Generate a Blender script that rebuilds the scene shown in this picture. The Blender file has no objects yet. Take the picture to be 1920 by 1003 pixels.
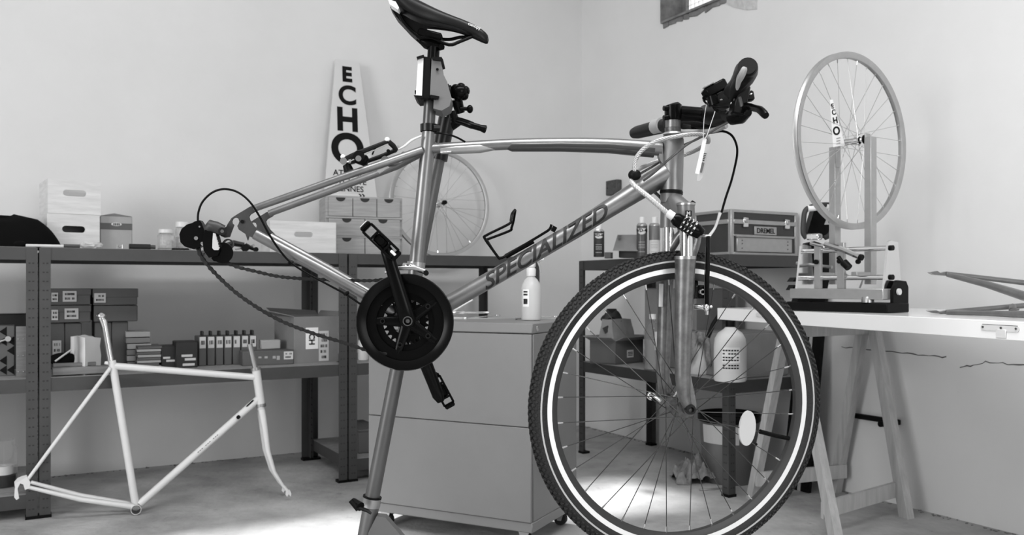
import bpy, bmesh, math, random
from mathutils import Vector, Matrix
random.seed(7)
V = Vector
SC = bpy.context.scene
COL = SC.collection
R = math.radians
EYE = 0.92                       # camera height over the workshop floor
FPX = 1600.0                     # focal length in pixels of the 1920 px wide frame

# ------------------------------------------------------------------ camera
cam = bpy.data.objects.new('camera', bpy.data.cameras.new('camera'))
COL.objects.link(cam)
cam.location = (0, 0, EYE)
cam.rotation_euler = (R(90), 0, 0)
cam.data.sensor_width = 36.0
cam.data.lens = 36.0 * FPX / 1920.0
cam.data.shift_y = 35.5 / 1920.0
cam.data.clip_start = 0.05
cam.data.dof.use_dof = True
cam.data.dof.focus_distance = 1.93
cam.data.dof.aperture_fstop = 7.0
SC.camera = cam
# ------------------------------------------------------------------ world
w = bpy.data.worlds.new('daylight'); SC.world = w; w.use_nodes = True
w.node_tree.nodes['Background'].inputs[0].default_value = (0.9, 0.9, 0.9, 1)
w.node_tree.nodes['Background'].inputs[1].default_value = 0.35
SC.view_settings.view_transform = 'Standard'
SC.view_settings.look = 'None'
SC.view_settings.exposure = 0.0
SC.view_settings.gamma = 1.0
SC.view_settings.use_curve_mapping = False
SC.cycles.use_denoising = True
SC.cycles.max_bounces = 8
SC.cycles.diffuse_bounces = 5
SC.cycles.sample_clamp_indirect = 6
# room frame: corner, direction of the left wall, direction of the right wall
TH = R(29.6)
CX, CY = 0.46, 5.66
eL = V((math.cos(TH), math.sin(TH), 0))
nL = V((math.sin(TH), -math.cos(TH), 0))
UP = V((0, 0, 1))
def rp(a, b, z=0.0):             # a: metres from the corner along the left wall, b: along the right wall
    return V((CX, CY, 0)) - eL * a + nL * b + UP * z
def area(name, loc, target, sx, sy, power, spread=180):
    l = bpy.data.lights.new(name, 'AREA'); l.shape = 'RECTANGLE'; l.size = sx; l.size_y = sy; l.energy = power
    l.spread = R(spread)
    o = bpy.data.objects.new(name, l); COL.objects.link(o); o.location = loc
    o.rotation_euler = (V(target) - V(loc)).to_track_quat('-Z', 'Y').to_euler()
    return o
CEIL = 3.3
# sun through the roof light, daylight from the roof lights and two unseen area lamps behind the camera
sun = bpy.data.lights.new('sun', 'SUN'); sun.energy = 9.0; sun.angle = R(5.0)
so = bpy.data.objects.new('sun', sun); COL.objects.link(so)
sdir = (nL * math.tan(R(18)) - UP).normalized()
so.rotation_euler = sdir.to_track_quat('-Z', 'Y').to_euler()
area('roof_light_daylight', rp(2.4, 0.65, CEIL - 0.02), rp(2.4, 0.66, 0), 3.4, 0.65, 5)
area('roof_light_daylight', rp(2.6, 4.0, CEIL - 0.02), rp(2.6, 4.01, 0), 2.6, 1.0, 100)
area('unseen_side_light', V((-4.3, -1.6, 1.8)), V((0.2, 4.2, 1.3)), 2.2, 2.4, 175)  # unseen lamp for daylight from behind left, no door modelled
area('unseen_side_light', V((2.4, -2.3, 1.7)), V((0.3, 5.0, 1.3)), 1.6, 2.2, 60)  # fill added to lift the mid wall, cabinet side and right floor

# ------------------------------------------------------------------ helpers
def px(u, v, Y):                 # the point seen at pixel (u, v) at distance Y
    return V(((u - 960) / FPX * Y, Y, EYE + (537 - v) / FPX * Y))
def onL(u, b):                   # left wall frame: a and distance where pixel column u meets the plane b
    k = (u - 960) / FPX
    a = (CX + b * nL.x - k * (CY + b * nL.y)) / (eL.x - k * eL.y)
    return a, CY - a * eL.y + b * nL.y
def onR(u, a):
    k = (u - 960) / FPX
    b = (k * (CY - a * eL.y) - (CX - a * eL.x)) / (nL.x - k * nL.y)
    return b, CY - a * eL.y + b * nL.y
def zat(v, Y): return EYE + (537 - v) / FPX * Y
def Rz(a): return Matrix.Rotation(a, 3, 'Z')
def frame(x, y, z=None):
    x = V(x).normalized(); y = V(y).normalized()
    z = x.cross(y) if z is None else V(z).normalized()
    return Matrix((x, y, z)).transposed()
ROOM = frame(-eL, nL, UP)
def perp(d):
    d = d.normalized(); a = UP if abs(d.z) < .9 else V((1, 0, 0))
    x = d.cross(a).normalized(); return x, d.cross(x).normalized()
def smooth(pts, sub=6, closed=False):
    pts = [V(p) for p in pts]; n = len(pts); out = []
    g = (lambda i: pts[i % n]) if closed else (lambda i: pts[max(0, min(n - 1, i))])
    for i in range(n if closed else n - 1):
        p0, p1, p2, p3 = g(i - 1), g(i), g(i + 1), g(i + 2)
        for k in range(sub):
            t = k / sub
            out.append(0.5 * ((2 * p1) + (p2 - p0) * t + (2 * p0 - 5 * p1 + 4 * p2 - p3) * t * t + (3 * p1 - p0 - 3 * p2 + p3) * t ** 3))
    if not closed: out.append(pts[-1])
    return out

class G:
    def __init__(s): s.bm = bmesh.new()
    def box(s, c, size, rot=None, bev=0.0):
        M = Matrix.Translation(V(c)) @ (rot.to_4x4() if rot else Matrix.Identity(4)) @ Matrix.Diagonal((*size, 1))
        r = bmesh.ops.create_cube(s.bm, size=1.0, matrix=M)
        if bev:
            es = {e for v in r['verts'] for e in v.link_edges}
            bmesh.ops.bevel(s.bm, geom=list(es), offset=bev, segments=1, affect='EDGES', profile=.7)
        return s
    def rings(s, rs, caps=True, closed=False):
        vs = [[s.bm.verts.new(p) for p in r] for r in rs]; n = len(vs[0]); m = len(vs)
        for i in range(m if closed else m - 1):
            A, B_ = vs[i], vs[(i + 1) % m]
            for k in range(n):
                s.bm.faces.new((A[k], A[(k + 1) % n], B_[(k + 1) % n], B_[k]))
        if caps and not closed:
            s.bm.faces.new(list(reversed(vs[0]))); s.bm.faces.new(vs[-1])
        return s
    def cyl(s, p0, p1, r0, r1=None, n=16, caps=True):
        p0, p1 = V(p0), V(p1); r1 = r0 if r1 is None else r1
        x, y = perp(p1 - p0)
        c = [(math.cos(2 * math.pi * k / n), math.sin(2 * math.pi * k / n)) for k in range(n)]
        return s.rings([[p0 + x * a * r0 + y * b * r0 for a, b in c], [p1 + x * a * r1 + y * b * r1 for a, b in c]], caps)
    def tube(s, pts, r, n=10, closed=False, flat=None):   # flat: (direction, factor) squashes the section
        pts = [V(p) for p in pts]; m = len(pts); rs = r if isinstance(r, (list, tuple)) else [r] * m
        rings = []; x = None
        for i, p in enumerate(pts):
            d = (pts[(i + 1) % m] - pts[i - 1]) if closed else (pts[min(i + 1, m - 1)] - pts[max(i - 1, 0)])
            d.normalize()
            if flat:
                y = V(flat[0]); y = (y - d * y.dot(d)).normalized(); x = y.cross(d); fy = flat[1]
            else:
                if x is None: x, _ = perp(d)
                x = (x - d * x.dot(d)).normalized(); y = d.cross(x); fy = 1
            rings.append([p + (x * math.cos(2 * math.pi * k / n) + y * fy * math.sin(2 * math.pi * k / n)) * rs[i] for k in range(n)])
        return s.rings(rings, True, closed)
    def lathe(s, prof, o, ax=UP, n=24, closed=False):     # prof [(radius, height)]; closed = a ring with that section
        o = V(o); ax = V(ax).normalized(); x, y = perp(ax)
        rings = []
        for k in range(n):
            d = x * math.cos(2 * math.pi * k / n) + y * math.sin(2 * math.pi * k / n)
            rings.append([o + d * r + ax * h for r, h in prof])
        if closed: return s.rings(rings, False, True)
        vs = []
        for r, h in prof:
            vs.append([s.bm.verts.new(o + ax * h)] if r < 1e-6 else [s.bm.verts.new(o + (x * math.cos(2 * math.pi * k / n) + y * math.sin(2 * math.pi * k / n)) * r + ax * h) for k in range(n)])
        for A, B_ in zip(vs, vs[1:]):
            for k in range(n):
                q = [A[k % len(A)], A[(k + 1) % n % len(A)], B_[(k + 1) % n % len(B_)], B_[k % len(B_)]]
                u = []
                for v in q:
                    if v not in u: u.append(v)
                if len(u) > 2: s.bm.faces.new(u)
        return s
    def prism(s, pts, ext):
        pts = [V(p) for p in pts]; ext = V(ext)
        a = [s.bm.verts.new(p) for p in pts]; b = [s.bm.verts.new(p + ext) for p in pts]; n = len(a)
        for k in range(n): s.bm.faces.new((a[k], a[(k + 1) % n], b[(k + 1) % n], b[k]))
        s.bm.faces.new(list(reversed(a))); s.bm.faces.new(b)
        return s
    def sph(s, c, r, scale=(1, 1, 1), rot=None, n=16):
        M = Matrix.Translation(V(c)) @ (rot.to_4x4() if rot else Matrix.Identity(4)) @ Matrix.Diagonal((*[r * q for q in scale], 1))
        bmesh.ops.create_uvsphere(s.bm, u_segments=n, v_segments=max(6, n * 2 // 3), radius=1, matrix=M); return s
    def quad(s, pts):
        s.bm.faces.new([s.bm.verts.new(V(p)) for p in pts]); return s
    def text(s, body, o, xd, yd, size, bold=0.0, shear=0.0, depth=0.0004, wrap=None, xs=1.0, align='CENTER', ys=0.0):
        c = bpy.data.curves.new('t', 'FONT'); c.body = body; c.size = size; c.offset = bold * size; c.shear = shear
        c.extrude = depth; c.align_x = align; c.resolution_u = 8 if size > .06 else 3
        ob = bpy.data.objects.new('t', c); COL.objects.link(ob)
        me = bpy.data.meshes.new_from_object(ob.evaluated_get(bpy.context.evaluated_depsgraph_get()))
        bpy.data.objects.remove(ob); bpy.data.curves.remove(c)
        t = bmesh.new(); t.from_mesh(me); bpy.data.meshes.remove(me)
        if wrap:
            bmesh.ops.triangulate(t, faces=t.faces[:])
            for _ in range(3):
                es = [e for e in t.edges if abs(e.verts[0].co.y - e.verts[1].co.y) > size * .12]
                if es: bmesh.ops.subdivide_edges(t, edges=es, cuts=1); bmesh.ops.triangulate(t, faces=[f for f in t.faces if len(f.verts) > 3])
        o = V(o); xd = V(xd).normalized(); yd = V(yd).normalized(); zd = xd.cross(yd)
        mp = {}
        for v in t.verts:
            x, y, z = v.co; x *= xs; y += ys
            if wrap:
                rr = wrap(x) + z + .0004; an = y / wrap(x)
                p = o + xd * x + yd * (math.sin(an) * rr) + zd * (math.cos(an) * rr)
            else: p = o + xd * x + yd * y + zd * z
            mp[v] = s.bm.verts.new(p)
        for f in t.faces:
            try: s.bm.faces.new([mp[v] for v in f.verts])
            except ValueError: pass
        t.free(); return s
    def build(s, name, mat, parent=None, loc=None, angle=40, fix=True, subsurf=0):
        if fix: bmesh.ops.recalc_face_normals(s.bm, faces=s.bm.faces[:])
        off = wloc(parent) if parent else V((0, 0, 0))
        if loc is not None: off = V(loc)
        bmesh.ops.translate(s.bm, verts=s.bm.verts[:], vec=-off)
        me = bpy.data.meshes.new(name); s.bm.to_mesh(me); s.bm.free()
        me.materials.append(mat)
        me.polygons.foreach_set('use_smooth', [True] * len(me.polygons))
        me.set_sharp_from_angle(angle=R(angle))
        ob = bpy.data.objects.new(name, me); COL.objects.link(ob)
        if parent: ob.parent = parent
        elif loc is not None: ob.location = off
        if subsurf:
            md = ob.modifiers.new('s', 'SUBSURF'); md.levels = subsurf; md.render_levels = subsurf
        return ob
def wloc(o):
    p = V((0, 0, 0))
    while o: p += V(o.location); o = o.parent
    return p
def tag(o, label=None, cat=None, group=None, kind=None):
    if label: o['label'] = label
    if cat: o['category'] = cat
    if group: o['group'] = group
    if kind: o['kind'] = kind
    return o
def thing(name, label, cat, loc, group=None):
    o = bpy.data.objects.new(name, None); COL.objects.link(o); o.location = V(loc); o.empty_display_size = .05
    return tag(o, label, cat, group)
def sub(name, parent, label=None):
    o = bpy.data.objects.new(name, None); COL.objects.link(o); o.parent = parent; o.empty_display_size = .03
    if label: o['label'] = label
    return o
def inst(src, parent, M=None):
    o = src.copy(); COL.objects.link(o); o.parent = parent
    if M is not None: o.matrix_basis = M
    return o

# ------------------------------------------------------------------ materials (the place is seen in black and white)
def mat(name, c, rough=.5, metal=0.0, var=0.0, scale=8.0, bump=0.0, bscale=60.0, stretch=None, coat=0.0, spec=.5, trans=0, emit=0, alpha=None, blotch=None):
    m = bpy.data.materials.new(name); m.use_nodes = True; nt = m.node_tree; N = nt.nodes; L = nt.links
    b = N['Principled BSDF']
    b.inputs['Base Color'].default_value = (c, c, c, 1); b.inputs['Roughness'].default_value = rough
    b.inputs['Metallic'].default_value = metal; b.inputs['Specular IOR Level'].default_value = spec
    b.inputs['Coat Weight'].default_value = coat; b.inputs['Coat Roughness'].default_value = .08
    if trans: b.inputs['Transmission Weight'].default_value = trans; b.inputs['IOR'].default_value = 1.3
    if emit: b.inputs['Emission Color'].default_value = (1, 1, 1, 1); b.inputs['Emission Strength'].default_value = emit
    if alpha is not None: b.inputs['Alpha'].default_value = alpha
    if var or bump:
        tc = N.new('ShaderNodeTexCoord'); mp = N.new('ShaderNodeMapping'); L.new(tc.outputs['Object'], mp.inputs[0])
        if stretch: mp.inputs['Scale'].default_value = stretch
        if var:
            n = N.new('ShaderNodeTexNoise'); n.inputs['Scale'].default_value = scale; n.inputs['Detail'].default_value = 6; n.inputs['Roughness'].default_value = .6
            L.new(mp.outputs[0], n.inputs[0])
            r = N.new('ShaderNodeMapRange'); r.inputs[1].default_value = .3; r.inputs[2].default_value = .7
            r.inputs[3].default_value = max(0, c * (1 - var)); r.inputs[4].default_value = min(1, c * (1 + var))
            L.new(n.outputs[0], r.inputs[0]); col = r.outputs[0]
            if blotch:
                n2 = N.new('ShaderNodeTexNoise'); n2.inputs['Scale'].default_value = blotch[0]; n2.inputs['Detail'].default_value = 9; n2.inputs['Roughness'].default_value = .75
                L.new(mp.outputs[0], n2.inputs[0])
                r2 = N.new('ShaderNodeMapRange'); r2.inputs[1].default_value = blotch[1]; r2.inputs[2].default_value = blotch[1] + .08
                r2.inputs[3].default_value = 1; r2.inputs[4].default_value = blotch[2]; L.new(n2.outputs[0], r2.inputs[0])
                mu = N.new('ShaderNodeMath'); mu.operation = 'MULTIPLY'; L.new(col, mu.inputs[0]); L.new(r2.outputs[0], mu.inputs[1]); col = mu.outputs[0]
            L.new(col, b.inputs['Base Color'])
        if bump:
            n = N.new('ShaderNodeTexNoise'); n.inputs['Scale'].default_value = bscale; n.inputs['Detail'].default_value = 5
            L.new(mp.outputs[0], n.inputs[0])
            bp = N.new('ShaderNodeBump'); bp.inputs['Strength'].default_value = min(1, bump); bp.inputs['Distance'].default_value = .01 if bump < 1 else .01 * bump
            L.new(n.outputs[0], bp.inputs['Height']); L.new(bp.outputs[0], b.inputs['Normal'])
    return m
M_wall = mat('painted_plaster', .66, .85, var=.035, scale=1.7, bump=.35, bscale=5, blotch=(9, .68, .93))
M_floor = mat('worn_concrete', .36, .75, var=.34, scale=3.2, bump=.4, bscale=30, blotch=(11, .60, .62))
M_ceil = mat('ceiling_paint', .62, .9, var=.03, scale=2)
M_alu = mat('bare_aluminium_frame', .22, .38, .85, var=.1, scale=20)
M_alu_l = mat('brushed_aluminium', .40, .38, .75, var=.06, scale=30)
M_alu_b = mat('bright_brake_track', .85, .42, .5)
M_chrome = mat('polished_chrome', .75, .12, 1.0)
M_drop = mat('dark_forged_alloy', .022, .5, .0, var=.3, scale=50)
M_plate = mat('pale_plate', .45, .5)
M_dirty = mat('scratched_grey_alloy', .11, .42, .75, var=.35, scale=60)
M_black = mat('black_plastic', .005, .45, spec=.1)
M_blackm = mat('black_anodised_metal', .006, .3, spec=.3)
M_gloss = mat('glossy_black', .003, .22, spec=.09)
M_rubber = mat('black_rubber', .020, .7, spec=.3, bump=.3, bscale=300)
M_grip = mat('soft_grip_rubber', .010, .45, spec=.25)
M_gripg = mat('grey_grip_rubber', .3, .5)
M_refl = mat('reflective_stripe', .42, .4)
M_rimd = mat('dark_rim_wall', .035, .4, .4)
M_spoke = mat('dark_steel_spoke', .06, .35, .8)
M_spoke_l = mat('bright_steel_spoke', .5, .3, .9)
M_chain = mat('oily_steel_chain', .014, .5, .0, spec=.25, var=.4, scale=200)
M_white = mat('white_paint', .75, .35, coat=.3)
M_framew = mat('white_enamel_frame', .60, .4, var=.04, scale=12, coat=.3)
M_decal = mat('grey_decal', .022, .5, spec=.3)
M_decal2 = mat('dark_frame_paint', .025, .3, coat=.4)
M_paper = mat('white_paper', .8, .8)
M_cable = mat('braided_steel_cable', .46, .35, .5)
M_shelf = mat('grey_enamelled_steel', .048, .45, .2, var=.1, scale=10)
M_board = mat('particle_board', .27, .8, var=.2, scale=40)
M_slot = mat('slot_shadow', .02, .8)
M_cab = mat('grey_cabinet_enamel', .175, .42, .0, var=.05, scale=4, blotch=(25, .7, .8))
M_woodp = mat('pale_pine', .62, .6, var=.13, scale=7, stretch=(1, 1, 9), bump=.05)
M_woodh = mat('pale_planed_pine', .60, .55, var=.14, scale=5, stretch=(1, 1, 12))
M_woodc = mat('untreated_drawer_wood', .30, .65, var=.2, scale=6, stretch=(1, 1, 14))
M_plank = mat('old_grey_wood', .17, .7, var=.25, scale=8, stretch=(1, 1, 10))
M_trestle = mat('trestle_pine', .42, .55, var=.18, scale=9, stretch=(5, 5, .6))
M_table = mat('glossy_white_board', .85, .22, coat=.4)
M_card = mat('grey_brown_cardboard', .19, .8, var=.07, scale=12)
M_card2 = mat('pale_cardboard', .33, .8, var=.07, scale=12)
M_cardd = mat('dark_box_card', .085, .7, var=.08, scale=9)
M_dark = mat('dark_fabric', .004, .95, spec=.1)
M_darkbox = mat('black_card', .012, .6)
M_label = mat('paper_label', .52, .8)
M_ink = mat('ink', .008, .7, spec=.1)
M_sign = mat('sign_board', .60, .55, var=.03, scale=5)
M_glass = mat('clear_glass', .9, .05, trans=.9, alpha=.35)
M_plas = mat('translucent_plastic', .62, .35, alpha=.72)
M_liquid = mat('pale_liquid', .72, .3)
M_milk = mat('milky_plastic', .62, .4)
M_case = mat('dark_case_panel', .03, .5, var=.1, scale=30)
M_metal = mat('dull_steel', .4, .35, .9)
M_bucket = mat('grey_bucket', .10, .35, coat=.4)
M_bag = mat('brown_paper_bag', .22, .8, var=.1, scale=15, bump=.5, bscale=25)
M_rag = mat('grey_rag', .20, .9, var=.35, scale=25, bump=.6, bscale=60)
M_pane = mat('bright_frosted_pane', .8, .5, emit=.75)
M_reveal = mat('grimy_reveal', .16, .8, var=.4, scale=14)
M_crack = mat('crack', .1, .9)
M_tyreink = mat('tyre_print', .4, .5)

# ================================================================== the room
FLO = 8.5
def slab_hole(g, o, xd, yd, zd, W, Hh, T, hole):
    """slab W x Hh, thickness T along zd, with one rectangular hole (x0, x1, y0, y1)"""
    x0, x1, y0, y1 = hole
    P = lambda x, y, z: V(o) + xd * x + yd * y + zd * z
    out = [(0, 0), (W, 0), (W, Hh), (0, Hh)]; inn = [(x0, y0), (x1, y0), (x1, y1), (x0, y1)]
    f = {}
    for z in (0, T):
        for k, (x, y) in enumerate(out): f[('o', k, z)] = g.bm.verts.new(P(x, y, z))
        for k, (x, y) in enumerate(inn): f[('i', k, z)] = g.bm.verts.new(P(x, y, z))
    for k in range(4):
        j = (k + 1) % 4
        for z in (0, T): g.bm.faces.new((f['o', k, z], f['o', j, z], f['i', j, z], f['i', k, z]))
        g.bm.faces.new((f['o', k, 0], f['o', j, 0], f['o', j, T], f['o', k, T]))
        g.bm.faces.new((f['i', k, 0], f['i', j, 0], f['i', j, T], f['i', k, T]))
g = G(); g.box(rp(2.7, 3.6, -.05), (8.4, 9.0, .1), ROOM); tag(g.build('floor', M_floor), kind='structure')
g = G(); g.box(rp(3.2, -.1, 1.65), (6.4, .2, 3.3), ROOM); tag(g.build('wall_left', M_wall), kind='structure')
WB0, WB1, WZ = onR(1243, 0)[0], onR(1352, 0)[0], 2.435
g = G(); slab_hole(g, rp(0, -.2, 0), nL, UP, eL, 8.0, 3.3, .28, (WB0 + .2, WB1 + .2, WZ, WZ + .62))
wr = tag(g.build('wall_right', M_wall, loc=(0, 0, 0)), kind='structure')
# ceiling with two roof lights
g = G()
co = rp(6.6, -.2, CEIL)
slab_hole(g, co, eL, nL, UP, 6.8, 2.2, .15, (2.5, 5.86, .5, 1.02))
slab_hole(g, co + nL * 2.2, eL, nL, UP, 6.8, 6.0, .15, (2.6, 5.4, 1.3, 2.4))
tag(g.build('ceiling', M_ceil), kind='structure')
# window in the right wall
wf = tag(bpy.data.objects.new('window_1', None), kind='structure'); COL.objects.link(wf); wf.location = rp(0, WB0, WZ)
g = G()
wm = (WB0 + WB1) / 2; ww = WB1 - WB0
for (b, z, db, dz) in ((WB0 + .02, WZ + .31, .04, .62), (WB1 - .02, WZ + .31, .04, .62), (wm, WZ + .02, ww - .08, .04), (wm, WZ + .60, ww - .08, .04)):
    g.box(rp(-.16, b, z), (.05, db, dz), ROOM)
g.build('window_frame', M_reveal, wf)
g = G(); g.box(rp(-.165, wm, WZ + .31), (.006, ww - .08, .54), ROOM); g.build('window_pane', M_pane, wf)
g = G()
for i in range(14): g.cyl(rp(-.145, WB0 + .04 + i * ww / 14, WZ + .04), rp(-.145, WB0 + .04 + i * ww / 14, WZ + .58), .0012, n=4)
for i in range(17): g.cyl(rp(-.145, WB0 + .04, WZ + .05 + i * .032), rp(-.145, WB1 - .04, WZ + .05 + i * .032), .0012, n=4)
tag(g.build('wire_mesh', M_metal, wf), kind='stuff')
g = G()
g.box(rp(-.06, wm, WZ + .006), (.16, ww - .004, .012), ROOM); g.box(rp(-.06, WB0 + .006, WZ + .31), (.16, .012, .6), ROOM)
g.build('reveal_lining', M_reveal, wf)
# crumbling edge under the window, patch beside it
g = G()
for i in range(9):
    t = i / 9
    g.box(rp(.002, WB0 + .03 + t * (ww + .05), WZ - .008 - .012 * random.random()), (.012, .045 + .03 * random.random(), .03), ROOM @ Matrix.Rotation(random.uniform(-.25, .25), 3, 'X'), .004)
tag(g.build('broken_plaster', M_reveal, wr), kind='stuff')
g = G(); g.prism([rp(.0, onR(u, 0)[0], zat(v, onR(u, 0)[1])) for u, v in ((1352, -25), (1358, 5), (1378, 14), (1400, 19), (1420, 17), (1421, -25))], -eL * .004)
g.build('mortar_patch', mat('rough_mortar', .52, .9, var=.15, scale=20, bump=.8, bscale=40), wr)
def crack(pts, w=.0022):
    g = G(); P = []
    for (u, v) in pts:
        b, Y = onR(u, -.0); P.append(rp(.0005, b, zat(v, Y)))
    Q = []
    for a, b in zip(P, P[1:]):
        for k in range(4): Q.append(a.lerp(b, k / 4) + UP * random.uniform(-.004, .004))
    g.tube(Q, [w * random.uniform(.4, 1.3) for _ in Q], 4, flat=(UP, 1)); g.build('wall_crack', M_crack, wr)
crack([(1578, 651), (1610, 652), (1635, 655), (1672, 659), (1712, 664), (1752, 668), (1782, 671)])
crack([(1800, 688), (1826, 684), (1848, 678), (1880, 681), (1920, 685), (1960, 689)])
# grit where wall meets floor
for nm, f in (('left', lambda t: rp(t, .006, .004)), ('right', lambda t: rp(.006, t, .004))):
    g = G()
    for i in range(220):
        t = random.uniform(.05, 4.8 if nm == 'left' else 3.6)
        c = f(t) + (nL if nm == 'left' else -eL) * random.uniform(.002, .03) - UP * .003
        g.box(c, (random.uniform(.003, .014), random.uniform(.003, .009), random.uniform(.002, .005)), Rz(random.uniform(0, 3)))
    tag(g.build('mortar_crumbs', M_reveal, bpy.data.objects['wall_' + nm]), kind='stuff')
# dark weathered box and black hook rail on the right wall
b, Y = onR(1151, .02)
t = thing('junction_box', 'small dark weathered box fixed on the wall above the spray cans', 'wall box', rp(.0, b, zat(352, Y)))
g = G(); g.box(rp(.022, b, zat(352, Y)), (.04, .115, .092), ROOM, .004); g.build('casing', mat('weathered_metal', .06, .7, var=.5, scale=60), t)
g = G()
for k in (-1, 1): g.cyl(rp(.04, b + k * .04, zat(352, Y)), rp(.046, b + k * .04, zat(352, Y)), .005, n=8)
g.build('screws', M_shelf, t)
b0, Y0 = onR(1604, 0); b1, Y1 = onR(1692, 0)
t = thing('wall_rail', 'black steel rail low on the right wall behind the trestle', 'rail', rp(0, b0, .345))
g = G(); g.box(rp(.018, (b0 + b1) / 2, .35), (.02, b1 - b0, .022), ROOM, .003); g.build('rail_bar', M_black, t)
g = G(); g.cyl(rp(.012, b0 + .16, .335), rp(.045, b0 + .16, .335), .013, n=12); g.cyl(rp(.0, b1 - .02, .345), rp(.04, b1 - .02, .335), .01, n=10); g.build('knob', M_black, t)

# ================================================================== shelving
def lbox(g, a, b, z, da, db, dz, bev=0): g.box(rp(a, b, z), (da, db, dz), ROOM, bev)
def shelf_unit(label, a0, a1, b0, b1, top, levels, foot=True):
    a0, a1 = min(a0, a1), max(a0, a1)
    t = thing('shelf_unit', label, 'shelving', rp((a0 + a1) / 2, (b0 + b1) / 2, 0), 'grey steel shelf units along the walls')
    w_ = .04; th = .003
    for a in (a0, a1):
        for b in (b0, b1):
            sa = 1 if a == a0 else -1; sb = 1 if b == b0 else -1
            g = G(); P = [(a, b), (a + sa * w_, b), (a + sa * w_, b + sb * th), (a + sa * th, b + sb * th), (a + sa * th, b + sb * w_), (a, b + sb * w_)]
            g.prism([rp(x, y, .002) for x, y in P], UP * (top - .004))
            p = g.build('post', M_shelf, t)
            g = G()
            for i in range(int(top / .036) - 1):
                z = .04 + i * .036
                for q in (.009, .022): g.box(rp(a + sa * (q + .006), b - sb * .0004, z), (.007, .001, .005), ROOM)
                for q in (.012, .024): g.box(rp(a - sa * .0004, b + sb * (q + .004), z), (.001, .007, .005), ROOM)
            tag(g.build('slots', M_slot, p), kind='stuff')
            g = G(); lbox(g, a + sa * .02, b + sb * .02, .006, .046, .046, .012); g.build('foot_cap', M_black, p)
    for (zt, h) in levels:
        s_ = sub('shelf', t)
        g = G(); lbox(g, (a0 + a1) / 2, (b0 + b1) / 2, zt - .005, abs(a1 - a0) - .012, abs(b1 - b0) - .012, .01); g.build('board', M_board, s_)
        for b in (b0 + .0045, b1 - .0045):
            g = G(); lbox(g, (a0 + a1) / 2, b + (.001 if b < (b0 + b1) / 2 else -.001), zt - h / 2 - .001, abs(a1 - a0) - .014, .003, h); g.build('beam', M_shelf, s_)
        for a in (a0, a1):
            q = min(a0, a1) + .0055 if a == min(a0, a1) else max(a0, a1) - .0055
            g = G(); lbox(g, q, (b0 + b1) / 2, zt - h / 2 - .001, .003, abs(b1 - b0) - .014, h); g.build('beam', M_shelf, s_)
    return t
TZ = 1.076; MZ = .556
shelf_unit('grey steel shelf unit cut by the left edge of the photo', 4.36, 3.160, .20, .826, TZ, [(TZ, .05), (MZ, .055), (.10, .055)])
shelf_unit('grey steel shelf unit directly behind the standing white frame', 3.154, 1.889, .20, .826, TZ, [(TZ, .05), (MZ, .055)])
shelf_unit('grey steel shelf unit partly hidden behind the drawer cabinet', 1.880, .83, .20, .826, TZ, [(TZ, .05), (MZ, .055), (.105, .055)])
DZ = 1.062; DM = .507
shelf_unit('grey steel shelf unit against the right wall under the toolbox', .54, .03, .77, 1.93, DZ, [(DZ, .052), (DM, .055)])

def obox(u0, u1, Y0, yaw, vt, zb, depth):
    """an upright box: left front corner in column u0 at distance Y0, front edge at yaw, right end in column u1, top seen at vt"""
    d = V((math.cos(R(yaw)), math.sin(R(yaw)), 0)); k0 = (u0 - 960) / FPX; k1 = (u1 - 960) / FPX
    P = V((k0 * Y0, Y0, 0)); wd = (k1 * Y0 - P.x) / (d.x - k1 * d.y)
    n = V((-d.y, d.x, 0)); zt = zat(vt, Y0); h = zt - zb
    c = P + d * wd / 2 + n * depth / 2
    return dict(c=V((c.x, c.y, zb + h / 2)), s=(wd, depth, h), R=frame(d, n, UP), d=d, n=n, o=V((P.x, P.y, zb)), w=wd, h=h, dp=depth)
def fp(q, x, z, y=0.0): return q['o'] + q['d'] * (x * q['w']) + UP * (z * q['h']) + q['n'] * y     # point on its front face
def label_on(q, parent, x0, x1, z0, z1, lines=2, ink=True, name='label', txt=None, size=None, m=None):
    g = G(); c = (fp(q, (x0 + x1) / 2, (z0 + z1) / 2, -.0006)); g.box(c, ((x1 - x0) * q['w'], .0008, (z1 - z0) * q['h']), q['R'])
    lb = g.build(name, m or M_label, parent)
    if ink:
        g = G(); hh = (z1 - z0) * q['h']; ww_ = (x1 - x0) * q['w']
        for i in range(lines):
            zc = z0 + (z1 - z0) * (i + .7) / (lines + .4)
            n = 7
            for k in range(n):
                if random.random() < .8:
                    cx = x0 + (x1 - x0) * (.15 + .7 * (k + .5) / n)
                    g.box(fp(q, cx, zc, -.0013), (ww_ * .7 / n * random.uniform(.4, .9), .0005, hh / (lines + .4) * .5), q['R'])
        tag(g.build('print', M_ink, lb if parent.parent is None else parent), kind='stuff')
    return lb
def carton(name, label, q, m, cat='box', group=None, lid=0.0, labels=()):
    t = thing(name, label, cat, V((q['c'].x, q['c'].y, q['o'].z)), group)
    g = G()
    if lid:
        g.box(q['c'] - UP * .002, (q['s'][0] - .006, q['s'][1] - .006, q['s'][2] - .004), q['R'], .002); g.build('box_body', m, t)
        g = G(); g.box(V((q['c'].x, q['c'].y, q['o'].z + q['h'] - lid / 2)), (q['s'][0], q['s'][1], lid), q['R'], .002); g.build('lid', m, t)
    else:
        g.box(q['c'], q['s'], q['R'], .003); g.build('box_body', m, t)
    for L_ in labels: label_on(q, t, *L_)
    return t
def LY(u, b): return onL(u, b)[1]

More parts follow.
